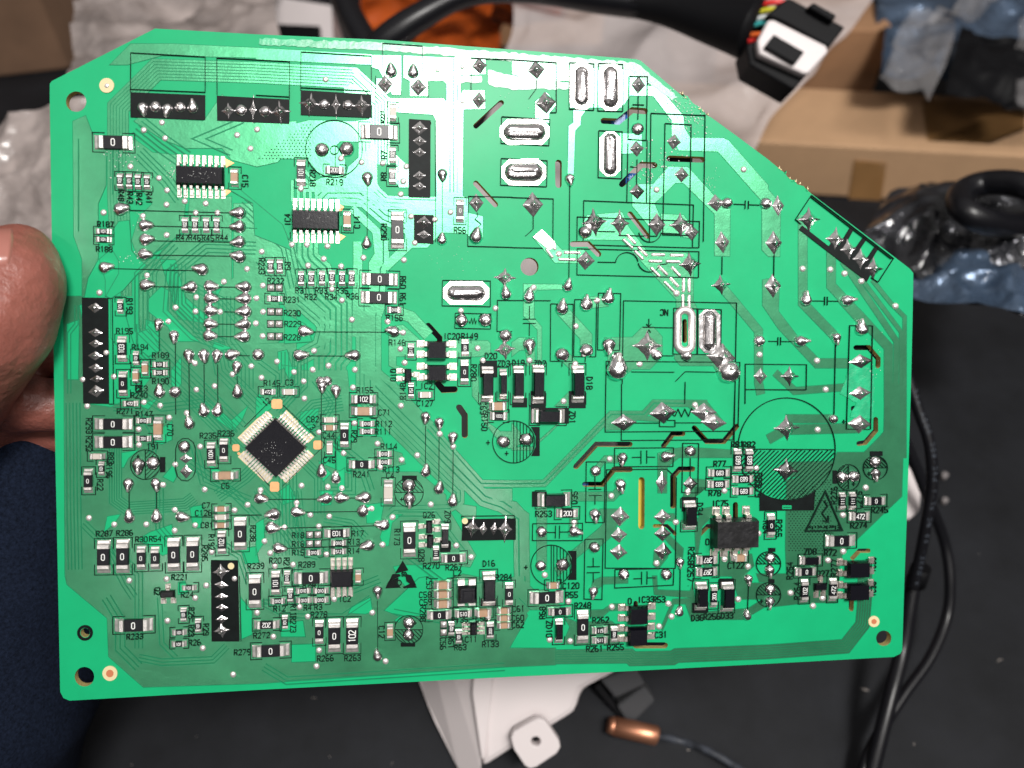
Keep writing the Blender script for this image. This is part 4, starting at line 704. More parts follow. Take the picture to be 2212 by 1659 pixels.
# ================================================================= PRINT ON THE BOARD
def lab(t, s_):
    for it in s_.split(';'):
        q = it.split()
        if len(q) < 3: continue
        x, y = V(t, float(q[1]), float(q[2])); s = bs(x, y); r = float(q[3]) if len(q) > 3 else 0; h = (float(q[4]) if len(q) > 4 else 12.0) * s
        text(silkT, q[0], *B(x, y), h, -math.radians(r), 1.5 * s, ZC, ZK + .0009 + nz(), .82, 1.42)
lab(T00, 'C15 2120 1565 90'); lab(T10, 'R218 490 1540 90;R219 680 1575;R7 1110 1340 270;R8 1105 1525 270;R221 1095 1010 270 9')
lab(T01, 'R187 915 280;R188 905 495;R47 1580 395;R46 1685 395;R45 1800 398;R44 1920 395;R41 1290 50 90;R42 1205 60 90;R43 1125 50 90;R48 1050 30 90;R193 1122 985 90;R195 1080 1200;R194 1215 1340;R189 1390 1410;R190 1390 1635')
lab(T11, 'IC4 275 240 270;C14 875 260 270;R290 1105 345 90;R56 1762 330;R233 50 640 90;R9 275 640 90;R232 172 768;R231 310 930;R230 315 1045;R229 320 1140;R228 315 1255;R31 395 850;R32 475 905;R33 565 850;R34 652 905;R35 745 850;R36 835 900;R60 1270 780 90;R61 1268 925 90;R156 1198 1085;R146 1220 1300;IC20 1690 1245;R149 1845 1245;Q10 1187 1580 90;D20 2030 1415;ZD3 2140 1480;R280 1880 1560 90;R145 140 1650;C3 290 1645;1 300 375')
lab(T21, 'D19 55 1475;ZD2 240 1480;NC 1312 1040 180;D18 668 1650 90')
lab(T02, 'C83 1200 20 90;CE3 1225 38;R240 1205 95;R271 1085 235;R147 1248 258;C70 1472 395 90;R293 772 360 90;R292 772 515 90;191 1325 540;R235 1800 445;R236 1955 425;C5 1950 878;R22 868 870 90;R83 962 640 90;R196 945 745 90;C7 1782 1048;C126 1760 1112;C81 1790 1218;R287 905 1290;R286 1080 1285;R30 1225 1340;R54 1345 1335;R192 1828 1365 90;R285 1770 1460 90;R238 2188 1290 90;+ 1195 625')
lab(T12, 'R155 942 52;C71 1110 245;C82 492 303;C44 630 442;R29 848 450 90;R112 1105 343;R111 1100 410;R114 1150 538;C45 635 655;R241 912 780;R113 1168 738;C4 1160 790;C127 1460 165;C69 1962 205 90;R150 1974 330 90;R148 1270 60 270;IC21 1490 15;R17 880 1290;R18 365 1305;R16 365 1380;R15 365 1455;R13 843 1362;R14 843 1440;Q26 1495 1130;ZD9 1655 1145 90;R173 1218 1320 90;Q28 1430 1480 90;R270 1515 1568;R267 1710 1580;R20 168 1525;R21 265 1550 90;R289 440 1558;D16 2012 1548;L2 1740 1630;+ 2005 505 0 14;+ 2165 598 0 14;+ 1258 995;3 490 372 45;12 95 155 315;R239 0 1570')
lab(T22, 'ZD1 520 285 90;R253 272 1120;D35 538 980 270;R81 1945 520;R82 2045 522;R77 1792 688;R78 1750 940;IC75 1795 1030;D34 1620 1080 90;R80 2130 820 90;R79 2125 920 90;R258 1545 1480 90;R257 1540 1630 90;C122 1932 1565;+ 118 1582 0 14;0 1685 1362')
lab(T32, 'R276 568 960 270;C275 780 1000 270;R245 960 1085;R274 780 1218;R72 535 1455;ZD8 362 1445;R265 90 1245 90;R254 185 1610 270;Q27 470 1635;R277 568 1585 270;+ 650 325;+ 735 862;+ 868 775;Electricity 480 1240 180 8;IC35 905 1560 270 10;R84 -20 1235 90')
lab(T13, 'IC2 768 195;R2 440 75;R1 520 75;R12 205 278;R11 322 290 90;R4 447 270;R3 538 265;R278 545 330;R273 322 415 90;R272 50 510;R266 600 708;R263 835 705;C12 1085 480 90;C57 1498 55 270;C58 1462 158;C59 1465 222;R288 1442 320 90;IC11 1840 545;R133 2025 585;C56 1615 580 90;R61 1685 570 90;R63 1765 612;R284 2140 8;+ 1375 402;C56 1950 365;R135 1760 375')
lab(T03, 'R24 1620 158;R233 1168 520;R26 1685 572;R279 2095 655;Q2 1360 130 90;R221 1555 8;R25 1655 320 90;R23 1655 470 90;R29 1780 460 90')
lab(T23, 'C120 508 82;R55 515 160;R68 262 315 270;R248 610 252;ZD10 320 455 90;R262 765 378;R261 712 625;R255 893 612;IC33 1155 200;R53 1270 200;IC31 1265 505;D36 1600 358;R256 1725 347;D33 1855 338;C61 55 280;C60 50 360;C62 50 420;0 1015 215;+ 2150 215')
lab(T33, 'R264 250 125 270;+ -60 215;IC36 905 110 270 10')
def circ(t, cx, cy, r, wd=2.6, ry=None, a0=0, a1=360, n=44):
    pts = [(cx + r * math.cos(math.radians(a0 + (a1 - a0) * i / n)), cy + (ry or r) * math.sin(math.radians(a0 + (a1 - a0) * i / n))) for i in range(n + 1)]; sl(t, pts, wd)
def hatch(t, cx, cy, r, half, ang, step=26, wd=2.2):
    ca, sa = math.cos(math.radians(ang)), math.sin(math.radians(ang)); k = -r + step / 2
    while k < r:
        seg = []; L = (r * r - k * k) ** .5
        for i in range(41):
            u = -L + 2 * L * i / 40; x = u * ca - k * sa; y = u * sa + k * ca
            if {'u': y < 0, 'd': y > 0, 'l': x < 0, 'r': x > 0}[half]: seg.append((cx + x, cy + y))
        if len(seg) > 1: sl(t, [seg[0], seg[-1]], wd)
        k += step
    d = {'u': ((-r, 0), (r, 0)), 'd': ((-r, 0), (r, 0)), 'l': ((0, -r), (0, r)), 'r': ((0, -r), (0, r))}[half]; sl(t, [(cx + d[0][0], cy + d[0][1]), (cx + d[1][0], cy + d[1][1])])
circ(T10, 675, 1288, 246); circ(T10, 678, 1298, 37); sl(T10, [(686, 1262), (686, 1460)], 3)
circ(T02, 1258, 695, 128); hatch(T02, 1258, 695, 128, 'r', -45); circ(T12, 1322, 935, 124); hatch(T12, 1322, 935, 124, 'u', 45); circ(T13, 1320, 460, 122); hatch(T13, 1320, 460, 122, 'd', 45)
circ(T22, 14, 498, 182); hatch(T22, 14, 498, 182, 'r', 90, 28); circ(T22, 338, 1565, 176); hatch(T22, 338, 1565, 176, 'r', 90, 28); circ(T32, 156, 560, 420, 3, 442, n=90)
for i in range(30):
    k = -400 + i * 27 + 13; a_, r_ = 45, 418; pts = []
    for j in range(61):
        u = -620 + 1240 * j / 60; x = u * .7071 - (k) * .7071 * -1; y = -u * .7071 + k * .7071
        if (x / 420) ** 2 + (y / 442) ** 2 < 1 and y > 5: pts.append((156 + x, 560 + y))
    if len(pts) > 1: sl(T32, [pts[0], pts[-1]], 3)
sl(T32, [(-264, 560), (574, 565)], 3); circ(T32, 690, 805, 100, ry=112); hatch(T32, 690, 805, 103, 'l', -45, 22); circ(T32, 922, 722, 104); hatch(T32, 922, 722, 104, 'u', 45, 22)
circ(T32, 0, 1552, 105); hatch(T32, 0, 1552, 105, 'u', 45, 22); circ(T33, 0, 160, 105); hatch(T33, 0, 160, 105, 'u', 45, 22)
sl(T02, [(1520, 560), (1520, 740), (1535, 795), (1570, 830), (1625, 835), (1670, 800), (1690, 750), (1690, 550), (1670, 500), (1630, 470), (1580, 470), (1540, 500), (1520, 560)], 2.6)
# outlines
for t, pl in (
 (T00, [[(1130, 800), (1133, 460), (1775, 495), (1775, 800)], [(1878, 820), (1876, 505), (2212, 520)], [(1130, 775), (1775, 800)]]),
 (T10, [[(0, 520), (292, 535), (290, 860)], [(388, 782), (390, 452), (998, 488), (998, 820)], [(388, 760), (990, 790)], [(1095, 640), (1095, 378), (1437, 402), (1437, 700)], [(1858, 930), (1858, 505), (2212, 520)], [(1035, 660), (1035, 900)], [(1487, 700), (1487, 850)], [(1552, 1040), (1552, 2090)], [(0, 825), (290, 840)], [(1610, 1580), (1610, 2030)], [(962, 1580), (962, 2050)]]),
 (T20, [[(0, 520), (380, 545), (382, 975), (330, 975)], [(495, 545), (705, 555), (705, 955), (495, 945), (495, 545)], [(745, 550), (955, 560), (955, 965), (740, 960), (745, 550)], [(1010, 662), (1168, 665), (1158, 1215), (1000, 1205), (1010, 662)], [(748, 1130), (950, 1140), (946, 1545), (742, 1535), (748, 1130)], [(1185, 2090), (1198, 980), (1665, 1000), (1650, 2090)],
   [(1308, 1659), (1320, 1068), (1545, 1080), (1530, 2035), (1300, 2030), (1308, 1659)], [(-90, 1010), (325, 1035), (318, 1260), (-95, 1240), (-90, 1010)], [(-95, 1370), (303, 1390), (298, 1615), (-100, 1600), (-95, 1370)], [(498, 1580), (490, 2450)], [(210, 695), (208, 770), (145, 855)], [(1088, 830), (1086, 1035)], [(1040, 906), (1140, 909)], [(1020, 1440), (1075, 1450)], [(1078, 1380), (1074, 1600)], [(1000, 1240), (990, 1750), (1160, 1755), (1165, 1215)]]),
 (T21, [[(0, 48), (355, 60), (352, 440)], [(0, 480), (270, 485)], [(615, 420), (618, 75), (1565, 112), (1556, 482), (700, 458)], [(560, 420), (562, 215), (1617, 255), (1612, 482), (1556, 480)], [(560, 715), (562, 490), (1612, 515), (1608, 740), (560, 715)], [(950, 1659), (962, 938), (1937, 958), (1915, 2200)],
   [(1395, 1002), (1805, 1015), (1800, 1405), (1388, 1398), (1395, 1002)], [(1596, 1010), (1596, 1400)], [(1604, 1010), (1600, 1400)], [(333, 965), (528, 968), (520, 1462), (330, 1460), (333, 965)], [(540, 928), (730, 930), (722, 1422), (532, 1420), (540, 928)], [(745, 872), (938, 876), (928, 1368), (738, 1362), (745, 872)], [(1912, 105), (2012, 109)], [(2040, 110), (2140, 114)], [(2012, 75), (2010, 148)], [(2040, 78), (2038, 150)], [(1812, 560), (1810, 715)], [(182, 205), (182, 320), (115, 380)],
   [(150, 985), (150, 1095)], [(95, 1097), (205, 1097)], [(95, 1133), (205, 1133)], [(150, 1135), (148, 1245)], [(438, 915), (438, 950)], [(838, 825), (838, 870)], [(432, 1462), (430, 1510)], [(632, 1420), (630, 1470)], [(642, 880), (640, 930)], [(803, 2060), (812, 1460), (1965, 1470), (1950, 2030)], [(1030, 1552), (1400, 1555)], [(1410, 1635), (1495, 1550), (1760, 1555)], [(1493, 1640), (1490, 1830)], [(1180, 1095), (1180, 1165), (1160, 1140)], [(1180, 1165), (1200, 1140)], [(1130, 1168), (1400, 1172)], [(1290, 1413), (1395, 1413)], [(1165, 1215), (1180, 1190), (1195, 1215)],
   [(740, 605), (890, 608)], [(1280, 625), (1340, 620)], [(920, 375), (1250, 382), (1252, 350)], [(1290, 358), (1450, 362)], [(740, 340), (890, 343)], [(2010, 1830), (2012, 1485), (2540, 1490), (2537, 1710), (2010, 1705)]]),
 (T11, [[(2212, 45), (1835, 38), (1830, 468), (2212, 478)], [(1612, 762), (2025, 768), (2025, 990), (1608, 982), (1612, 762)], [(1722, 1045), (2030, 1052), (2026, 1182), (1718, 1175), (1722, 1045)], [(1840, 1115), (1850, 1135), (1862, 1090), (1874, 1140), (1886, 1090), (1898, 1140), (1905, 1110)], [(2545, 938), (2085, 935), (2082, 1202), (2212, 1205)], [(1912, 180), (1912, 215), (1890, 235)], [(1890, 235), (1945, 278), (1912, 310), (1912, 345)], [(470, 1207), (1150, 1210)], [(430, 1414), (800, 1416)], [(2085, 935), (2087, 980)]]),
 (T01, [[(1095, 158), (2020, 182)], [(1310, 295), (2020, 310)], [(1320, 422), (2020, 435)], [(1330, 545), (2015, 555)], [(975, 662), (1690, 680)], [(1315, 818), (1600, 820)], [(1885, 820), (2045, 822)], [(1900, 922), (2050, 924)], [(1940, 1035), (2050, 1036)], [(1890, 1140), (2040, 1142)], [(1890, 1248), (2040, 1248)], [(1378, 1200), (1380, 1375)], [(1518, 1310), (1520, 1920)],
   [(1635, 1480), (1640, 1960)], [(1765, 1490), (1768, 1850)], [(1882, 1490), (1885, 1840)], [(2050, 1590), (2055, 1720)], [(2070, 1412), (2160, 1414)], [(940, 915), (975, 918), (985, 1830), (945, 1830)]]),
 (T02, [[(1118, 930), (1120, 1095)], [(1355, 930), (1356, 1095)], [(1635, 1145), (1850, 1148)], [(1990, 1133), (2260, 1130)]]),
 (T12, [[(565, 40), (568, 710)], [(690, 100), (692, 765)], [(1465, 360), (1465, 705)], [(1582, 455), (1580, 860)], [(1703, 570), (1700, 970)], [(90, 995), (560, 992)], [(790, 983), (900, 983)], [(400, 1105), (880, 1100)], [(190, 1245), (1050, 1222)], [(260, 1418), (930, 1395)], [(1775, 1160), (1775, 1140), (2230, 1135), (2232, 1340)], [(130, 140), (-100, 370)], [(235, 180), (520, 450)], [(560, 560), (230, 880)], [(-90, 640), (120, 880)], [(575, 490), (598, 520), (575, 555)]]),
 (T13, [[(1050, 210), (1052, 650)], [(1700, 10), (1905, 10), (1905, 262), (1705, 262), (1700, 10)]]),
 (T22, [[(808, 0), (803, 412), (1908, 405)], [(945, 0), (942, 485), (1908, 480), (1925, 0)], [(1390, 265), (1405, 278), (1432, 215), (1462, 282), (1490, 215), (1522, 278), (1548, 210), (1562, 232)], [(1060, 335), (1272, 335)], [(1272, 310), (1405, 312), (1405, 367), (1272, 365), (1272, 310)], [(1405, 333), (1640, 333)], [(1491, 50), (1490, 85)], [(1490, 130), (1490, 165)], [(885, 552), (1393, 548), (1388, 710), (882, 712), (885, 552)],
   [(1035, 632), (1112, 630)], [(1112, 575), (1112, 690)], [(1162, 572), (1162, 685)], [(1162, 628), (1235, 630)], [(1472, 510), (1610, 512), (1602, 938), (1465, 935), (1472, 510)], [(1537, 640), (1536, 820)], [(640, 670), (803, 670), (795, 1195), (634, 1192), (640, 670)], [(660, 908), (770, 908)], [(662, 960), (772, 960)], [(715, 962), (715, 1040)], [(715, 800), (715, 905)], [(815, 738), (1335, 733), (1418, 810), (1408, 1590), (803, 1588), (815, 738)], [(178, 1205), (608, 1200), (605, 1350), (175, 1350), (178, 1205)],
   [(300, 1280), (375, 1280)], [(375, 1222), (373, 1332)], [(410, 1222), (408, 1332)], [(410, 1276), (500, 1276)], [(628, 1340), (785, 1335), (775, 1860), (620, 1855), (628, 1340)], [(648, 1577), (758, 1575)], [(645, 1628), (755, 1625)], [(700, 1500), (700, 1577)], [(700, 1628), (700, 1710)], [(888, 1600), (1395, 1590), (1390, 1735), (885, 1760), (888, 1600)], [(1048, 1680), (1120, 1678)], [(1118, 1620), (1117, 1730)], [(1165, 1618), (1163, 1728)], [(1165, 1672), (1235, 1672)], [(1450, 1600), (1445, 1930)], [(1520, 1740), (1520, 1740.5)], [(2010, 45), (2535, 47)]]),
 (T23, [[(2040, 70), (2030, 300)]]),
 (T31, [[(700, 1152), (897, 1155), (880, 2049), (672, 2047), (700, 1152)], [(578, 1310), (565, 1920)], [(370, 30), (1078, 575), (945, 780), (885, 740)], [(232, 238), (370, 30)], [(365, 45), (1060, 580)], [(232, 238), (280, 280)], [(380, 940), (485, 941)], [(508, 941), (605, 943)], [(485, 905), (483, 980)], [(508, 905), (506, 980)], [(0, 1288), (82, 1289)], [(105, 1290), (210, 1291)], [(82, 1255), (80, 1325)], [(105, 1255), (103, 1325)], [(48, 545), (45, 725)]]),
 (T03, [[(2070, 0), (2085, 560)]])):
    for p in pl: sl(t, p, 2.4)
circ(T21, 1190, 335, 98, 2.6, a0=10, a1=170, n=16); circ(T21, 990, 620, 98, 2.6, a0=185, a1=350, n=16); circ(T21, 1185, 590, 100, 2.6, a0=25, a1=165, n=16)
# warning triangle with the lightning arrow
def thick(t, pts, wd, close=False): silkT.ribbon([BV(t, *p) for p in pts], wd / 4 * bs(*V(t, *pts[0])), ZC, ZK + .0008 + nz(), close)
thick(T32, [(490, 925), (320, 1268), (636, 1262)], 11, True); thick(T32, [(480, 1005), (508, 1052), (462, 1115), (512, 1185)], 9); thick(T32, [(470, 1178), (514, 1190), (515, 1135)], 9)
silk.sheet([BV(T32, *p) for p in [(110, 1040), (205, 1040), (205, 1085), (110, 1085)]], ZC, ZK + .0006); 
m_ = MB(); m_.sheet([BV(T32, *p) for p in [(118, 1046), (198, 1046), (198, 1078), (118, 1078)]], ZC, ZK + .0012); m_.build('print_window', M['lam'], board); silkT.sheet([BV(T32, *p) for p in [(125, 1060), (190, 1060), (190, 1065), (125, 1065)]], ZC, ZK + .002)
# static-discharge triangle
for p in [[(1268, 1525), (1315, 1605), (1200, 1635)], [(1180, 1640), (1240, 1640), (1250, 1655), (1150, 1700), (1160, 1680)], [(1145, 1705), (1230, 1670), (1225, 1720), (1250, 1755), (1118, 1762)], [(1290, 1640), (1340, 1650), (1385, 1738), (1350, 1735), (1300, 1700)], [(1270, 1752), (1330, 1725), (1385, 1745), (1390, 1755), (1275, 1760)]]:
    m_ = MB(); m_.sheet([BV(T12, *q) for q in p], ZC, ZK + nz()); m_.build('warning_print', M['ink'], board)
lab(T12, 'SD 1280 1640 0 8')
circ(T12, 1235, 1715, 22, 4, n=14)
so = silk.build('printed_outlines', M['inkl'], board); so['kind'] = 'stuff'
st_ = silkT.build('printed_lettering', M['inkl'], board); st_['kind'] = 'stuff'
# splashes of solder and flux, their glints painted on as white flecks
sp = MB(); random.seed(3)
def inside(x, y):
    c = False; n = len(edge)
    for i in range(n):
        (x0, y0), (x1, y1) = edge[i], edge[(i + 1) % n]
        if (y0 > y) != (y1 > y) and x < (x1 - x0) * (y - y0) / (y1 - y0) + x0: c = not c
    return c
def specks(cx, cy, sx, sy, n, r0=.5, r1=1.7, zz=0):
    for _ in range(n):
        x, y = random.gauss(cx, sx), random.gauss(cy, sy); 
        if not inside(x, y): continue
        r = random.uniform(r0, r1); el = random.uniform(.4, 1); an = random.uniform(0, 3.1)
        pts = []
        for i in range(6): a = i * 1.047; X, Y = r * math.cos(a), r * el * math.sin(a); pts.append(B(x + X * math.cos(an) - Y * math.sin(an), y + X * math.sin(an) + Y * math.cos(an)))
        bx, by = B(x, y); z = ZC + .0012 + zz; n0 = len(sp.v); sp.v += [(p[0], p[1], z) for p in pts] + [(bx, by, z + r * .0006)]; sp.f += [(n0 + i, n0 + (i + 1) % 6, n0 + 6) for i in range(6)]
specks(1465, 225, 22, 14, 60); specks(1500, 262, 18, 20, 70); specks(1430, 350, 26, 18, 60); specks(1390, 375, 20, 14, 40); specks(1530, 395, 14, 12, 24, .4, 1); specks(270, 335, 18, 14, 34); specks(372, 372, 8, 10, 24); specks(285, 440, 12, 22, 30); specks(300, 555, 20, 8, 24); specks(245, 330, 8, 20, 20)
specks(1130, 240, 50, 60, 30, .3, .9); specks(980, 560, 30, 20, 30, .3, .8); specks(1890, 780, 12, 40, 20, .4, 1.1); specks(435, 383, 18, 6, 34, .3, .9, .018); specks(590, 975, 14, 12, 40, .3, .9, .016); specks(685, 478, 16, 6, 16, .3, .9, .018)
sp_ = sp.build('solder_speck_glints', M['mark'], board); sp_['kind'] = 'stuff'
for v_, p in ((2.2, [(1268, 290), (1290, 276)]), (1.6, [(1190, 279), (1210, 278)]), (2.4, [(198, 290), (203, 296)]), (2.4, [(265, 279), (274, 287)]), (2.0, [(1012, 276), (1025, 282), (1060, 280)]), (2.4, [(195, 704), (198, 697), (208, 692)]), (1.8, [(155, 703), (180, 699)]), (1.6, [(553, 228), (575, 232)])):
    pass
# ================================================================= BEHIND THE BOARD: its other side
def rbox(name, m, parent, cx, cy, w_, h_, z0, z1, t=.006, rz=0):
    q = MB(); q.box(-w_/2, w_/2, -h_/2, h_/2, 0, (z1 - z0) * .97); q.box(-w_/2, w_/2, -h_/2, h_/2, (z1 - z0) * .97, z1 - z0, min(t, w_/3, h_/3)); return q.build(name, M[m], parent, (cx, cy, z0), rz)
M['yel'] = mat('yellow_tape', (0.62, 0.47, 0.05), 0.4, coat=.3); M['blu'] = mat('blue_sleeve', (0.02, 0.10, 0.34), 0.35, coat=.3); M['blk'] = mat('black_plastic', (0.006, 0.006, 0.007), 0.5, spec=.08); M['gry'] = mat('pale_grey_case', (0.42, 0.40, 0.39), 0.55); M['alu'] = mat('aluminium', (0.6, 0.6, 0.6), 0.35, metal=.9)
def behind(name, m, u, v, wu, hv, depth, lift=.005):
    x, y = B(u, v); s = bs(u, v); o_ = rbox(name, m, board, x, y, wu * s, hv * s, -TH - depth, -TH - lift); return o_
tr = behind('transformer', 'yel', 1385, 1088, 110, 130, .20, .003); q = MB(); q.box(-.075, .075, -.045, .045, 0, .09); q.build('core', M['blk'], tr, (0, 0, 0))
for u, v, wu, hv in ((1345, 262, 80, 60), (1375, 400, 70, 60), (1268, 1052, 40, 36)): behind('capacitor_case', 'blu', u, v, wu * .45, hv, .14)
for u, v, wu, hv, dp in ((1480, 350, 50, 60, .12), (1460, 720, 120, 100, .16), (1470, 1060, 60, 110, .14), (1545, 950, 90, 50, .1), (1866, 780, 60, 190, .1), (1590, 1110, 30, 60, .08), (1450, 940, 50, 40, .1)): behind('component_case', 'blk', u, v, wu, hv, dp)
for u, v, r in ((1698, 970, 100), (1110, 950, 44), (1191, 1221, 44), (722, 321, 60), (322, 1003, 30), (883, 1063, 30)):
    x, y = B(u, v); s = bs(u, v); q = MB(); n = 28; q.add([(r * s * k * math.cos(i * 6.283 / n), r * s * k * math.sin(i * 6.283 / n), z) for k, z in ((1, -.004), (1, -.20), (.93, -.205), (.90, -.20)) for i in range(n)], [(k * n + (i + 1) % n, k * n + i, (k + 1) * n + i, (k + 1) * n + (i + 1) % n) for k in range(3) for i in range(n)] + [tuple(range(3 * n, 4 * n))])
    q.build('electrolytic_can', M['blk'], board, (x, y, -TH))
for pts in ([(285, 203), (440, 262)], [(470, 208), (622, 268)], [(650, 196), (800, 256)]):
    (a, b), (c, d) = pts; behind('socket_housing', 'gry', (a + c) / 2, (b + d) / 2, c - a, d - b, .10)
# ================================================================= THE BENCH AND WHAT LIES ON IT
def smooth_curve(pts, n=8, closed=False):                       # Catmull-Rom
    out = []; N = len(pts)
    for i in range(N - 1):
        p0, p1, p2, p3 = pts[max(i - 1, 0)], pts[i], pts[i + 1], pts[min(i + 2, N - 1)]
        for k in range(n):
            t = k / n; out.append(0.5 * ((2 * p1) + (-p0 + p2) * t + (2 * p0 - 5 * p1 + 4 * p2 - p3) * t * t + (-p0 + 3 * p1 - 3 * p2 + p3) * t ** 3))
    out.append(pts[-1]); return out
def tube(name, pts, r, m, parent=None, n=14, sm=8, caps=True, flat=None):
    pts = smooth_curve([Vector(p) for p in pts], sm) if sm else [Vector(p) for p in pts]; N = len(pts); R_ = r if callable(r) else (lambda t: r)
    vs = []; up = Vector((0, 0, 1)); prev = None
    for i, p in enumerate(pts):
        d = (pts[min(i + 1, N - 1)] - pts[max(i - 1, 0)]).normalized()
        if prev is None: a = d.cross(up); a = a.normalized() if a.length > .01 else Vector((1, 0, 0))
        else: a = (prev - d * prev.dot(d)).normalized()
        prev = a; b = d.cross(a); rr_ = R_(i / (N - 1))
        for k in range(n): th = k * 6.2832 / n; vs.append(p + (a * math.cos(th) + b * math.sin(th) * (flat or 1)) * rr_)
    fs = [(i * n + k, i * n + (k + 1) % n, (i + 1) * n + (k + 1) % n, (i + 1) * n + k) for i in range(N - 1) for k in range(n)]
    if caps: fs += [tuple(reversed(range(n))), tuple(range((N - 1) * n, N * n))]
    me_ = mesh(name, vs, fs, M[m], True)
    if caps and N < 6: me_.polygons[-1].use_smooth = me_.polygons[-2].use_smooth = False
    return link(name, me_, parent)
M['bench'] = mat('dark_bench', (0.009, 0.0098, 0.0122), 0.62, spec=.25, bump=[(120, .2, .002), (6, .15, .01)], vary=(3.5, 0.7, 1.5))
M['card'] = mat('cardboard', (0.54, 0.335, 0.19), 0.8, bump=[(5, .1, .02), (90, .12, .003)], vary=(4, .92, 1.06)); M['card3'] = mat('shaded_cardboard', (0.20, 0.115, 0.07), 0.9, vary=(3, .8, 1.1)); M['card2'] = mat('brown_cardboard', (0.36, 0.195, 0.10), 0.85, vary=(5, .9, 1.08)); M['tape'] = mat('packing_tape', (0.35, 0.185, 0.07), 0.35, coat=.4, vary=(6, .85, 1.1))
M['org'] = mat('orange_plastic', (0.72, 0.13, 0.02), 0.35, coat=.3, vary=(5, .6, 1.1)); M['cable'] = mat('black_cable', (0.006, 0.006, 0.008), 0.34, spec=.4); M['wht'] = mat('white_plastic', (0.66, 0.60, 0.60), 0.45, coat=.15)
M['foil'] = mat('clear_film', (0.70, 0.62, 0.61), 0.28, coat=1, coatr=.09, bump=[(2.2, .45, .12), (8, .16, .03)], vary=(2.2, .86, 1.12))
M['foil'].node_tree.nodes['Principled BSDF'].inputs['Alpha'].default_value = .62
M['film'] = mat('thin_film', (0.55, 0.53, 0.54), 0.16, coat=1, coatr=.08, bump=[(4, .8, .1), (14, .3, .02)]); M['film'].node_tree.nodes['Principled BSDF'].inputs['Alpha'].default_value = .24
M['bubble'] = mat('bubble_film', (0.33, 0.28, 0.265), 0.28, coat=.5, bump=[(5, .5, .06), (22, .5, .015)], vary=(6, .55, 1.35))
M['shield'] = mat('shielding_film', (0.028, 0.029, 0.034), 0.18, metal=.5, coat=.7, bump=[(4, .9, .12), (13, .4, .03)], vary=(3, .5, 1.8))
M['bluef'] = mat('blue_film', (0.055, 0.085, 0.135), 0.25, metal=.4, coat=.5, bump=[(5, .8, .08)], vary=(4, .5, 1.8)); M['copper'] = mat('copper_tube', (0.66, 0.30, 0.18), 0.42, metal=.9, bump=(160, .1, .001)); M['print'] = mat('cable_print', (0.06, 0.075, 0.10), 0.6); M['foam'] = mat('dark_foam', (0.045, 0.046, 0.05), 0.9, bump=(150, .4, .003))
M['foot'] = mat('grey_rubber', (0.22, 0.20, 0.20), 0.6); M['wred'] = mat('red_wire', (0.70, 0.03, 0.03), 0.35); M['wyel'] = mat('yellow_wire', (0.65, 0.60, 0.04), 0.35); M['wwht'] = mat('white_wire', (0.7, 0.72, 0.72), 0.35); M['wtea'] = mat('teal_wire', (0.05, 0.42, 0.42), 0.35); M['worg'] = mat('orange_wire', (0.75, 0.14, 0.03), 0.35)
q = MB(); q.box(-14, 14, -6, 16, -.3, 0); bench = q.build('workbench_top', M['bench']); tag(bench, kind='structure')
q = MB(); q.box(-14, 14, 16, 16.3, -.3, 12); wl = q.build('wall', M['card2']); wl.data.materials[0] = mat('dim_wall', (0.20, 0.16, 0.14), 0.9, vary=(1, .8, 1.2)); tag(wl, kind='structure')
def crumple(name, quad, m, label, cat, amp=.06, n=36, sc=2.2, group=None, lift=0.0, solid=.004, seed=0, parent=None):
    """creased sheet stretched between four corners"""
    a, b, c, d = [Vector(p) for p in quad]; nn = (b - a).cross(d - a).normalized(); vs = []
    for j in range(n + 1):
        for i in range(n + 1):
            u, v = i / n, j / n; p = (a * (1 - u) + b * u) * (1 - v) + (d * (1 - u) + c * u) * v
            f = noise.noise(p * sc + Vector((seed, 0, 0))); g = 1 - abs(noise.noise(p * sc * 1.7 + Vector((0, seed, 5)))) * 2.2; k = 1 - abs(noise.noise(p * sc * 4.1 + Vector((3, seed, 5)))) * 2.0
            e_ = noise.noise(p * 3 + Vector((9, 9, seed))) * .05
            vs.append(p + nn * (amp * (f + .7 * g + .25 * k) + lift * math.sin(u * math.pi) * math.sin(v * math.pi)) + (b - a).normalized() * e_ * (abs(u - .5) > .45) + (d - a).normalized() * e_ * (abs(v - .5) > .45))
    fs = [(j * (n + 1) + i, j * (n + 1) + i + 1, (j + 1) * (n + 1) + i + 1, (j + 1) * (n + 1) + i) for j in range(n) for i in range(n)]
    o_ = link(name, mesh(name, vs, fs, M[m], True), parent)
    if not parent: tag(o_, label, cat, group)
    return o_
def boxq(name, p0, p1, depthv, h, m, label, cat, bev=.012):
    """carton: front bottom edge p0-p1 on the bench, depth vector, height"""
    p0, p1 = Vector(p0), Vector(p1); p0.z = p1.z = 0.004; d = Vector(depthv); up = Vector((0, 0, h)); r = empty(name, (p0 + p1) / 2); tag(r, label, cat)
    c = (p0 + p1) / 2; ex = (p1 - p0); q = MB(); bb_ = []
    vs = [p0, p1, p1 + d, p0 + d, p0 + up, p1 + up, p1 + d + up, p0 + d + up]; vs = [v - c for v in vs]
    o_ = link('carton_body', mesh('carton_body', vs, [(0, 1, 5, 4), (1, 2, 6, 5), (2, 3, 7, 6), (3, 0, 4, 7), (4, 5, 6, 7), (3, 2, 1, 0)], M[m]), r)
    bm_ = o_.modifiers.new('b', 'BEVEL'); bm_.width = bev; bm_.segments = 3
    return r, c, o_
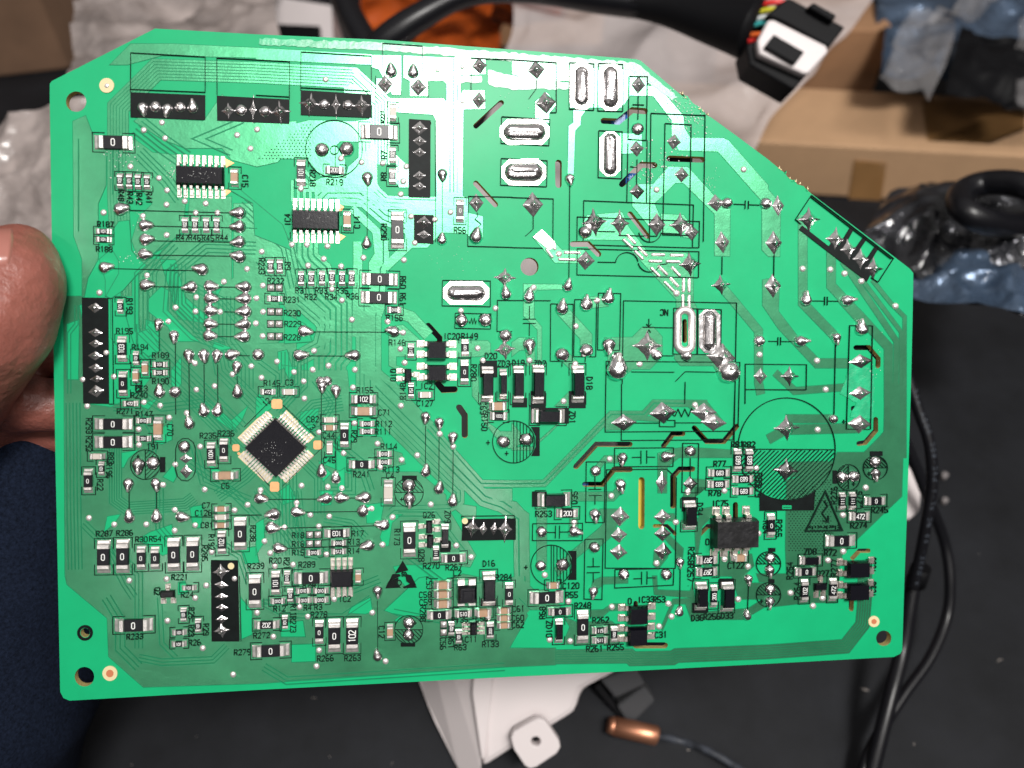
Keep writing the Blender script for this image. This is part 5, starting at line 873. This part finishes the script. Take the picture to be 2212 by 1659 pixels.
def patch(r, c, quad, m, name='tape_strip', off=(0, 0, .004)):
    vs = [Vector(p) - c for p in quad]; nn = Vector(off); vs = [v + nn for v in vs] + [v + nn * .2 for v in vs]
    link(name, mesh(name, vs, [(0, 1, 2, 3), (0, 4, 5, 1), (1, 5, 6, 2), (2, 6, 7, 3), (3, 7, 4, 0)], M[m]), r)
# long flat carton on the right
pL, pR = TB(1230, 393), TB(2262, 453); hL = hfor(pL, 285)
r, c, _ = boxq('cardboard_box', pL, pR, (0, (TB(1800, 193, hL) - TB(1800, 318, hL)).y, 0), hL, 'card', 'long flat light brown cardboard box with tape patches, right behind the board', 'box')
def onfront(u, v):                                              # a point on the carton's front face
    r_ = ray(u, v); ex = (pR - pL); n_ = Vector((-ex.y, ex.x, 0)).normalized(); t_ = (pL - CP).dot(n_) / r_.dot(n_); return CP + r_ * t_
n_ = Vector(((pR - pL).y, -(pR - pL).x, 0)).normalized()
patch(r, c, [onfront(1832, 431), onfront(1902, 435), onfront(1915, 352), onfront(1846, 345)], 'tape', off=n_ * .006)
patch(r, c, [TB(2002, 306, hL), TB(2216, 318, hL), TB(2212, 226, hL), TB(1990, 216, hL)], 'tape')
# second carton standing behind it
yb = TB(1800, 193, hL).y + .12; kx = lambda u, v: (ray(u, v) * ((yb - CP.y) / ray(u, v).y)).x
r2, c2, _ = boxq('cardboard_box', (kx(1560, 66), yb, 0), (kx(1935, 66), yb, 0), (-.1, .9, 0), hfor((kx(1800, 66), yb, 0), 66), 'card2', 'darker brown cardboard box standing behind the long light box', 'box')
# brown carton, upper left
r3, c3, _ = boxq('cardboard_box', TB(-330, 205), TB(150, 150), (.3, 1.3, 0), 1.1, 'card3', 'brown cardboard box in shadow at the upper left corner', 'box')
# orange bag and wall of orange behind the cable
crumple('orange_bag', [TB(790, 150, .1), TB(1060, 118, .1), TB(1110, -60, .7), TB(760, -60, .7)], 'org', 'crumpled bright orange plastic bag beneath the thick black cable', 'bag', .07, seed=4)
crumple('orange_bag', [TB(1060, 45, .5), TB(1215, 32, .5), TB(1215, -60, .9), TB(1060, -60, .9)], 'org', 'small orange wrapper at the top edge, right of the thick cable', 'bag', .05, seed=8)
r4, c4, _ = boxq('cardboard_box', TB(930, 105), TB(1300, 100), (0, .6, 0), .35, 'card2', 'reddish brown cardboard box between the orange bag and the clear bag', 'box')
# clear bag
crumple('clear_plastic_bag', [P(960, 705, 2.9), P(1300, 705, 2.9), P(1948, -50, 4.1), P(1120, -50, 4.25)], 'foil', 'large clear plastic bag lying over the cardboard boxes, behind the top of the board', 'plastic bag', .085, 64, 1.25, seed=2)
# white appliance part with a dark window
q = MB(); dv = empty('white_device', TB(665, 80, .3)); tag(dv, 'small white device with a dark window at the top, left of the cable', 'device')
def frame_quad(name, pts, th, m, parent, nrm_):
    o0 = Vector(parent.location); v0 = [Vector(p) - o0 for p in pts]; v1_ = [v + Vector(nrm_) * th for v in v0]; n = len(v0)
    fs = [tuple(range(n)), tuple(reversed(range(n, 2 * n)))] + [(i, n + i, n + (i + 1) % n, (i + 1) % n) for i in range(n)]
    o_ = link(name, mesh(name, v0 + v1_, fs, M[m]), parent); return o_
frame_quad('case', [P(585, 105, 4.0), P(722, 118, 4.0), P(716, 12, 4.2), P(590, -8, 4.2)], .3, 'wht', dv, (0, .5, -.8)); frame_quad('window', [P(594, 86, 3.985), P(692, 92, 3.985), P(690, 56, 4.05), P(598, 52, 4.05)], .03, 'blk', dv, (0, .5, -.8))
# bubble wrap
crumple('bubble_wrap', [P(155, 190, 3.3), P(610, 175, 3.4), P(600, -80, 4.1), P(175, -80, 4.1)], 'bubble', 'greyish bubble wrap at the top, between the brown box and the white device', 'bubble wrap', .07, 44, 2.6, seed=11)
crumple('bubble_wrap', [P(-60, 560, 2.75), P(240, 560, 2.75), P(230, 215, 3.0), P(-60, 275, 3.0)], 'bubble', 'grey bubble wrap lying behind the thumb at the left edge', 'bubble wrap', .06, 40, 3, seed=21)
# thick cable running to the plug
r_c = .088
def lf(p): return p
cp = [P(775, 150, 3.0), P(830, 92, 2.92), P(905, 38, 2.9), P(1010, -12, 2.92), P(1150, -22, 2.92), P(1300, -4, 2.9), P(1430, 12, 2.86), P(1540, 42, 2.8), P(1628, 66, 2.74)]
plug = empty('wire_plug', P(1700, 95, 2.7)); tag(plug, 'black plug with a white locking ring and coloured wires on the thick cable', 'connector')
cab = empty('cable', P(1000, 0, 2.9)); tag(cab, 'thick black sleeved cable arching along the top edge of the picture', 'cable')
def tubeW(name, pts, r, m, parent, **k):
    o_ = tube(name, [Vector(p) - Vector(parent.location) for p in pts], r, m, parent, **k); return o_
tubeW('sleeve', cp[:7], lambda t: .047 + .006 * math.sin(t * 9), 'cable', cab); tubeW('sleeve', cp[5:], lambda t: .042 + .058 * t, 'blk', cab)
tubeW('cable_branch', [P(735, -20, 3.3), P(760, 40, 3.2), P(800, 110, 3.1)], .05, 'cable', cab)
for i, (m, y0, y1) in enumerate((('wred', 10, 6), ('wyel', 24, 22), ('wwht', 38, 42), ('wtea', 50, 60), ('worg', 74, 78), ('wred', 90, 96))):
    tubeW('wire', [P(1600, 28 + i * 12, 2.76), P(1645, y0, 2.72), P(1672, (y0 + y1) / 2 - 3, 2.70), P(1700, y1, 2.70)], .0085, m, plug, n=8)
def prism(name, uv, d0, d1, m, parent, bev=.006):
    o0 = Vector(parent.location); a = [P(u, v, d0) - o0 for u, v in uv]; k = -(CR @ Vector((0, 0, 1))) * (d1 - d0); b = [p + k for p in a]; n = len(a)
    o_ = link(name, mesh(name, a + b, [tuple(reversed(range(n))), tuple(range(n, 2 * n))] + [(i, (i + 1) % n, n + (i + 1) % n, n + i) for i in range(n)], M[m]), parent)
    if bev: q = o_.modifiers.new('b', 'BEVEL'); q.width = bev; q.segments = 2
    return o_
prism('plug_body', [(1680, 8), (1700, -4), (1766, 36), (1745, 60), (1826, 58), (1788, 100), (1740, 68), (1660, 30)], 2.69, 2.84, 'blk', plug); prism('plug_body', [(1655, 32), (1704, -6), (1826, 58), (1792, 102), (1690, 45)], 2.67, 2.82, 'blk', plug)
prism('latch', [(1745, 14), (1758, 4), (1808, 32), (1800, 46)], 2.64, 2.72, 'blk', plug); prism('plug_front', [(1612, 96), (1640, 84), (1746, 158), (1716, 194), (1620, 140)], 2.66, 2.80, 'blk', plug)
prism('locking_ring', [(1636, 88), (1660, 42), (1672, 42), (1786, 98), (1790, 112), (1748, 158), (1738, 160), (1640, 116)], 2.62, 2.66, 'wht', plug, .008); prism('plug_window', [(1652, 100), (1672, 74), (1738, 112), (1718, 138)], 2.60, 2.625, 'blk', plug, .003)
# crumpled bags, upper right
crumple('blue_wrapper', [P(1905, 175, 4.0), P(2300, 230, 4.0), P(2330, -60, 4.6), P(1885, -60, 4.6)], 'bluef', 'blue wrapper inside the clear bag at the top right corner', 'wrapper', .10, 36, 2.0, seed=31)
bp = MB(); o_ = crumple('black_cloth', [P(2030, 222, 3.75), P(2210, 240, 3.75), P(2230, 80, 3.95), P(2080, 60, 3.95)], 'blk', 'black crumpled pouch seen through the clear film at the upper right', 'pouch', .05, 24, 3, seed=5)
for i, (a, b, c_, d_) in enumerate((((1885, 195), (2010, 215), (2060, 30), (1940, 60)), ((1980, 110), (2090, 60), (2230, -40), (2120, -60)), ((2170, 260), (2300, 260), (2300, 60), (2190, 60)))):
    crumple('clear_film', [P(*a, 3.7), P(*b, 3.7), P(*c_, 4.0), P(*d_, 4.0)], 'film', ['clear film fold beside the cardboard box, with a bright spot', 'clear film fold slanting to the top right corner', 'clear film fold at the right edge above the box'][i], 'plastic film', .09, 26, 2.4, seed=40 + i)
# shielding bag with a black coil in it
crumple('shielding_bag', [P(1800, 560, 2.95), P(2300, 720, 2.7), P(2330, 395, 3.1), P(1930, 455, 3.2)], 'shield', 'silvery grey shielding bag crumpled on the bench right of the board', 'bag', .09, 54, 2.2, lift=.1, seed=3)
crumple('shielding_bag', [P(1945, 640, 2.85), P(2300, 715, 2.62), P(2300, 570, 2.8), P(1960, 560, 2.9)], 'bluef', 'bluish lower fold of film hanging from the shielding bag', 'bag', .05, 34, 3.4, seed=13)
tube('cable_coil', [P(2172 + 100 * math.cos(a), 440 + 46 * math.sin(a + .15), 2.72 + .06 * math.sin(a * 2)) for a in [i * .5236 for i in range(13)]], .042, 'cable'); tag(bpy.data.objects['cable_coil'], 'black ring of coiled cable on the shielding bag at the right edge', 'cable')
# cables, right
def cable(name, pts, r, label, m='cable', **k):
    o_ = tube(name, pts, r, m, None, **k); tag(o_, label, 'cable'); return o_
c1 = [P(1955, 800, 2.3), P(1985, 890, 2.3), P(2008, 960, 2.3), P(2014, 1040, 2.32), P(2006, 1100, 2.34), P(1990, 1190, 2.38), P(1972, 1270, 2.42)]
k1 = empty('printed_cable', c1[0]); tag(k1, 'black cable with pale lettering curving down the right side of the board', 'cable'); tubeW('jacket', c1, .0155, 'cable', k1)
# its lettering, laid along the jacket
sm = smooth_curve([Vector(p) for p in c1], 20); txt = '80C 300V VW-1 PVC-XP  CABLE  22AWG  3  E'; q = MB(); back = -(CR @ Vector((0, 0, -1)))
L_ = [0]
for i in range(1, len(sm)): L_.append(L_[-1] + (sm[i] - sm[i - 1]).length)
def at_len(s):
    for i in range(1, len(sm)):
        if L_[i] >= s: t = (s - L_[i - 1]) / (L_[i] - L_[i - 1]); return sm[i - 1].lerp(sm[i], t), (sm[i] - sm[i - 1]).normalized()
    return sm[-1], (sm[-1] - sm[-2]).normalized()
for i, ch in enumerate('A-BAVE-MVA NC XL-I PVC-80C 300V VVL'):
    s0 = L_[-1] * (.97 - .88 * i / 34); p, d = at_len(s0); d = -d; side = back.cross(d).normalized(); k = .0019
    for stk in FONT.get(ch, '').split(';'):
        if not stk: continue
        pts = [p + back * .0162 + d * ((int(z[0]) - 2) * k) + side * ((int(z[1]) - 3) * k) for z in stk.split(',')]
        for a_, b_ in zip(pts[:-1], pts[1:]):
            w2 = (b_ - a_).cross(back).normalized() * .0006; q.add([a_ - w2, b_ - w2, b_ + w2, a_ + w2], [(0, 1, 2, 3)])
q.v = [tuple(Vector(v) - c1[0]) for v in q.v]; q.build('cable_lettering', M['print'], k1)
cable('black_cable', [P(1930, 900, 2.45), P(1975, 1000, 2.5), P(2010, 1090, 2.55), P(2040, 1170, 2.6), P(2052, 1250, 2.6), P(2046, 1330, 2.6), P(2010, 1420, 2.55), P(1950, 1505, 2.5), P(1880, 1620, 2.44), P(1850, 1720, 2.4)], .0165, 'thin black cable crossing behind the lettered one and sweeping to the bottom edge')
cable('black_cable', [P(1975, 1245, 2.5), P(1965, 1310, 2.5), P(1950, 1400, 2.5), P(1925, 1500, 2.45), P(1900, 1600, 2.42), P(1870, 1720, 2.4)], .022, 'thicker dull black cable coming from under the lower right board corner')
q = empty('cable_sleeve', P(1974, 1238, 2.45)); tag(q, 'short black rubber sleeve where the lettered cable ends', 'sleeve'); tubeW('sleeve_tube', [P(1990, 1225, 2.42), P(1978, 1262, 2.45)], lambda t: .028, 'blk', q, sm=0)
# sensor: copper tube with its dark lead
sn = empty('sensor_probe', P(1370, 1580, 2.5)); tag(sn, 'copper tube sensor probe with a thin dark lead on the bench', 'sensor')
tubeW('tube', [P(1313, 1565, 2.53), P(1320, 1567, 2.53), P(1327, 1568, 2.53)], lambda t: .022 + .006 * t, 'copper', sn, sm=0, n=24); tubeW('tube', [P(1327, 1568.5, 2.53), P(1400, 1585, 2.53), P(1417, 1589, 2.53), P(1420, 1590, 2.53)], lambda t: .029 if t < .9 else .025, 'copper', sn, sm=0, n=24)
sn_lead = tubeW('lead', [P(1418, 1590, 2.53), P(1470, 1601, 2.55), P(1530, 1622, 2.5), P(1580, 1650, 2.47), P(1650, 1690, 2.42), P(1800, 1720, 2.4)], .012, 'print', sn, n=10)
sn_lead.data.materials[0] = mat('dark_lead', (0.022, 0.025, 0.032), .55, vary=(30, .4, 2.6))
# white bracket-like housing at the bottom
hs_ = empty('white_housing', P(1100, 1560, 2.35)); tag(hs_, 'white plastic housing with a round-holed lug, below the board', 'housing')
prism('shell', [(1036, 860), (1330, 890), (1360, 1430), (1325, 1458), (1258, 1492), (1243, 1540), (1195, 1570), (1104, 1622), (1041, 1663)], 2.40, 2.56, 'wht', hs_, .02)
sv = [Vector(P(*p)) - Vector(hs_.location) for p in [(800, 860, 2.66), (1034, 860, 2.405), (1039, 1664, 2.405), (1005, 1685, 2.45), (990, 1660, 2.47), (940, 1560, 2.54), (917, 1505, 2.58), (895, 1440, 2.60)]]; kb = (CR @ Vector((0, 0, -1))) * .05; ns = len(sv)
link('side_face', mesh('side_face', sv + [p + kb for p in sv], [tuple(reversed(range(ns))), tuple(range(ns, 2 * ns))] + [(i, (i + 1) % ns, ns + (i + 1) % ns, ns + i) for i in range(ns)], M['wht']), hs_)
prism('rib', [(1023, 1450), (1068, 1450), (1062, 1500), (1046, 1640), (1040, 1640), (1020, 1500)], 2.385, 2.42, 'wht', hs_, .008)
# lug with a real hole
def holed(name, uv, hc, hr, d0, th, m, parent):
    o0 = Vector(parent.location); X = CR @ Vector((1, 0, 0)); Y = CR @ Vector((0, 1, 0)); Z = CR @ Vector((0, 0, 1)); k = d0 / FPX
    c = bpy.data.curves.new(name, 'CURVE'); c.dimensions = '2D'; c.fill_mode = 'BOTH'; c.extrude = th / 2; c.bevel_depth = .003; c.bevel_resolution = 2
    for lp in (uv, [(hc[0] + hr * math.cos(i * .3142), hc[1] + hr * math.sin(i * .3142)) for i in range(20)]):
        s_ = c.splines.new('POLY'); s_.points.add(len(lp) - 1); s_.use_cyclic_u = True
        for i, p in enumerate(lp): s_.points[i].co = ((p[0] - hc[0]) * k, -(p[1] - hc[1]) * k, 0, 1)
    t_ = bpy.data.objects.new('t', c); col.objects.link(t_); bpy.context.view_layer.update(); me_ = bpy.data.meshes.new_from_object(t_.evaluated_get(bpy.context.evaluated_depsgraph_get())); bpy.data.objects.remove(t_)
    me_.materials.clear(); me_.materials.append(M[m]); o_ = link(name, me_, parent); o = P(*hc, d0) - o0
    o_.matrix_local = Matrix(((X.x, Y.x, Z.x, o.x), (X.y, Y.y, Z.y, o.y), (X.z, Y.z, Z.z, o.z), (0, 0, 0, 1))); return o_
holed('lug', [(1106, 1588), (1112, 1576), (1160, 1550), (1172, 1552), (1180, 1560), (1205, 1596), (1207, 1608), (1200, 1620), (1158, 1648), (1145, 1652), (1135, 1646), (1112, 1612)], (1157, 1596), 12.5, 2.36, .03, 'wht', hs_)
M['lugw'] = M['wht']
# foam strap, small white part, grey-white object behind the right edge
fm = empty('foam_block', P(1340, 1500, 2.6)); tag(fm, 'dark grey foam pads between the white housing and the copper sensor', 'foam')
prism('pad', [(1296, 1470), (1372, 1440), (1395, 1480), (1330, 1510)], 2.56, 2.66, 'foam', fm, .01); prism('pad', [(1332, 1526), (1392, 1482), (1417, 1514), (1372, 1560), (1350, 1556)], 2.56, 2.66, 'foam', fm, .01); prism('strap', [(1282, 1486), (1296, 1476), (1352, 1552), (1340, 1556)], 2.58, 2.66, 'blk', fm, .006)
gp = empty('white_part', P(1985, 1080, 2.6)); tag(gp, 'pinkish white plastic part partly hidden by the board right edge', 'plastic part'); prism('part_body', [(1950, 990), (1978, 1020), (1993, 1065), (1990, 1105), (1965, 1128), (1940, 1120)], 2.62, 2.72, 'wht', gp, .015)
for nm, u, v, r_, lb in (('rubber_foot', 2036, 1034, .011, 'small pale grey foot right of the lettered cable, upper of two'), ('rubber_foot', 2036, 1088, .010, 'small pale grey foot right of the lettered cable, lower of two')):
    tube(nm, [TB(u, v, 0.0), TB(u, v, 0.0) + Vector((0, 0, .03))], r_, 'foot', sm=0); o_ = bpy.context.scene.collection.objects[-1]; tag(o_, lb, 'foot')
pk = empty('metal_clip', TB(1940, 463, .05)); tag(pk, 'small shiny metal clip on the bench below the long cardboard box', 'clip'); o0 = Vector(pk.location)
q = MB(); q.box(-.05, .04, -.02, .05, 0, .05, .008); q.build('clip_body', M['alu'], pk); q = MB(); q.box(.04, .09, .01, .05, 0, .04, .006); q.build('clip_end', M['copper'], pk)
# dust and crumbs
random.seed(5); q = MB()
for i in range(14):
    u, v = random.uniform(1300, 2212), random.uniform(1000, 1659); p = TB(u, v); r_ = random.uniform(.0015, .004) * (2 if i < 4 else 1); a = random.uniform(0, 3)
    q.add([(p.x + r_ * 2 * math.cos(a), p.y + r_ * 2 * math.sin(a), .001), (p.x - r_ * math.sin(a), p.y + r_ * math.cos(a), .001), (p.x - r_ * 2 * math.cos(a), p.y - r_ * 2 * math.sin(a), .001), (p.x, p.y, r_ + .001)], [(0, 1, 3), (1, 2, 3), (2, 0, 3)])
for i in range(5):
    u, v = random.uniform(150, 900), random.uniform(1500, 1659); p = TB(u, v); r_ = random.uniform(.002, .005); a = random.uniform(0, 3)
    q.add([(p.x + r_ * 2 * math.cos(a), p.y + r_ * 2 * math.sin(a), .001), (p.x - r_ * math.sin(a), p.y + r_ * math.cos(a), .001), (p.x - r_ * 2 * math.cos(a), p.y - r_ * 2 * math.sin(a), .001), (p.x, p.y, r_ + .001)], [(0, 1, 3), (1, 2, 3), (2, 0, 3)])
o_ = q.build('dust', mat('dust', (.30, .27, .25), .8)); tag(o_, 'pale crumbs scattered on the dark bench', 'dust', kind='stuff')
# ================================================================= THE HAND
M['skin'] = mat('skin', (0.30, 0.102, 0.078), 0.38, sss=.12, bump=[(20, .35, .01), (75, .55, .005), (240, .5, .002)], vary=(9, .72, 1.18)); M['nail'] = mat('nail', (0.38, 0.15, 0.12), 0.3, coat=.4)
M['sleeve'] = mat('navy_cloth', (0.0065, 0.010, 0.021), 0.95, spec=.1, bump=[(5, .4, .03), (180, .5, .003)], vary=(150, .5, 1.8))
def blob(chains, name, m, parent, vox=.012, smooth=6):
    """one continuous surface grown over several tapered chains"""
    bm_ = bmesh.new()
    for ch in chains:
        pts = [Vector(p[0]) for p in ch]; rs = [p[1] for p in ch]
        for i in range(len(pts) - 1):
            L = (pts[i + 1] - pts[i]).length; k = max(2, int(L / .02))
            for j in range(k + 1):
                t = j / k; p = pts[i].lerp(pts[i + 1], t); r_ = rs[i] * (1 - t) + rs[i + 1] * t
                bmesh.ops.create_icosphere(bm_, subdivisions=2, radius=r_, matrix=Matrix.Translation(p))
    me_ = bpy.data.meshes.new(name); bm_.to_mesh(me_); bm_.free(); o_ = bpy.data.objects.new(name, me_); col.objects.link(o_)
    a = o_.modifiers.new('r', 'REMESH'); a.mode = 'VOXEL'; a.voxel_size = vox; s_ = o_.modifiers.new('s', 'SMOOTH'); s_.iterations = smooth; s_.factor = .6
    bpy.context.view_layer.update(); m2 = bpy.data.meshes.new_from_object(o_.evaluated_get(bpy.context.evaluated_depsgraph_get())); bpy.data.objects.remove(o_)
    m2.name = name; m2.materials.clear(); m2.materials.append(M[m]); m2.polygons.foreach_set('use_smooth', [True] * len(m2.polygons)); return link(name, m2, parent)
pers = empty('person', (0, 0, 0)); tag(pers, 'person gripping the board by its left edge, dark navy sleeve', 'person')
D = lambda u, v: (BO - CP).dot(BZ) / ray(u, v).dot(BZ)          # depth of the board plane there
th = [(P(-210, 930, 1.52), .135), (P(-125, 800, 1.48), .130), (P(-42, 690, D(0, 695) - .075), .122), (P(14, 612, D(20, 612) - .058), .098), (P(40, 562, D(40, 560) - .040), .068)]
f1 = [(P(-120, 900, 1.66), .12), (P(10, 868, 1.66), .075), (P(66, 872, 1.63), .058), (P(150, 880, 1.66), .055)]; f2 = [(P(-120, 950, 1.72), .12), (P(20, 925, 1.74), .08), (P(90, 915, 1.74), .07), (P(190, 930, 1.76), .06)]
f3 = [(P(-120, 970, 1.82), .12), (P(40, 965, 1.84), .08), (P(130, 950, 1.86), .07), (P(220, 960, 1.86), .055)]; f4 = [(P(-100, 760, 1.75), .12), (P(30, 760, 1.80), .07), (P(140, 770, 1.74), .06), (P(240, 780, 1.70), .055)]
palm = [(P(-200, 1040, 1.95), .16), (P(-190, 960, 1.84), .17), (P(-160, 900, 1.66), .16), (P(-210, 930, 1.54), .13)]
hand = blob([th, f1, f2, f3, f4, palm, [palm[0], f3[0]], [palm[1], f4[0]]], 'hand', 'skin', pers)
# the nail, laid on the thumb's far side
from mathutils.bvhtree import BVHTree
bv = BVHTree.FromPolygons([v.co[:] for v in hand.data.vertices], [tuple(p.vertices) for p in hand.data.polygons]); vs = []; ok = True; n = 9
for j in range(n):
    for i in range(n):
        a, b = i / (n - 1) * 2 - 1, j / (n - 1) * 2 - 1; a *= (1 - .28 * b * b) if b < 0 else (1 - .10 * b * b)
        u, v = 8 + 21 * a + 6 * b * -1, 532 + 42 * b; h_, nn, _, _ = bv.ray_cast(CP, ray(u, v).normalized())
        if h_ is None: ok = False; break
        vs.append(h_ + nn * (.0045 if max(abs(i - 4), abs(j - 4)) < 4 else -.002))
    if not ok: break
if ok: link('thumbnail', mesh('thumbnail', vs, [(j * n + i, (j + 1) * n + i, (j + 1) * n + i + 1, j * n + i + 1) for j in range(n - 1) for i in range(n - 1)], M['nail'], True), pers)
print('nail', ok)
# sleeve: a cloth tube coming up from the lower left
slv = [(P(90, 760, 1.95), 0), (P(20, 910, 1.95), 0), (P(-100, 1290, 1.96), 0), (P(-190, 1560, 1.98), 0), (P(-270, 1850, 2.02), 0)]
ax = smooth_curve([p for p, r_ in slv], 10); vs = []; n = 40; N = len(ax); prev = None
for i, p in enumerate(ax):
    t = i / (N - 1); r_ = .30 + .09 * min(1, t * 1.6); d = (ax[min(i + 1, N - 1)] - ax[max(i - 1, 0)]).normalized(); a = d.cross(Vector((0, 0, 1))).normalized() if prev is None else (prev - d * prev.dot(d)).normalized(); prev = a; b = d.cross(a)
    for k in range(n):
        an = k * 6.2832 / n; w_ = a * math.cos(an) + b * math.sin(an); rr_ = r_ * (1 + .05 * noise.noise(p * 3 + w_ * 1.3) + .03 * noise.noise(p * 9 + w_ * 3)); vs.append(p + w_ * rr_)
for k in range(n):                                              # turned-in cuff
    an = k * 6.2832 / n; vs.append(ax[0] + (Vector(vs[k]) - ax[0]) * .88 + (ax[1] - ax[0]) * 1.5)
fs = [(i * n + k, i * n + (k + 1) % n, (i + 1) * n + (k + 1) % n, (i + 1) * n + k) for i in range(N - 1) for k in range(n)] + [(N * n + k, N * n + (k + 1) % n, (k + 1) % n, k) for k in range(n)]
link('sleeve', mesh('sleeve', vs, fs, M['sleeve'], True), pers)
for o in list(bpy.data.materials):
    if o.users == 0: bpy.data.materials.remove(o)
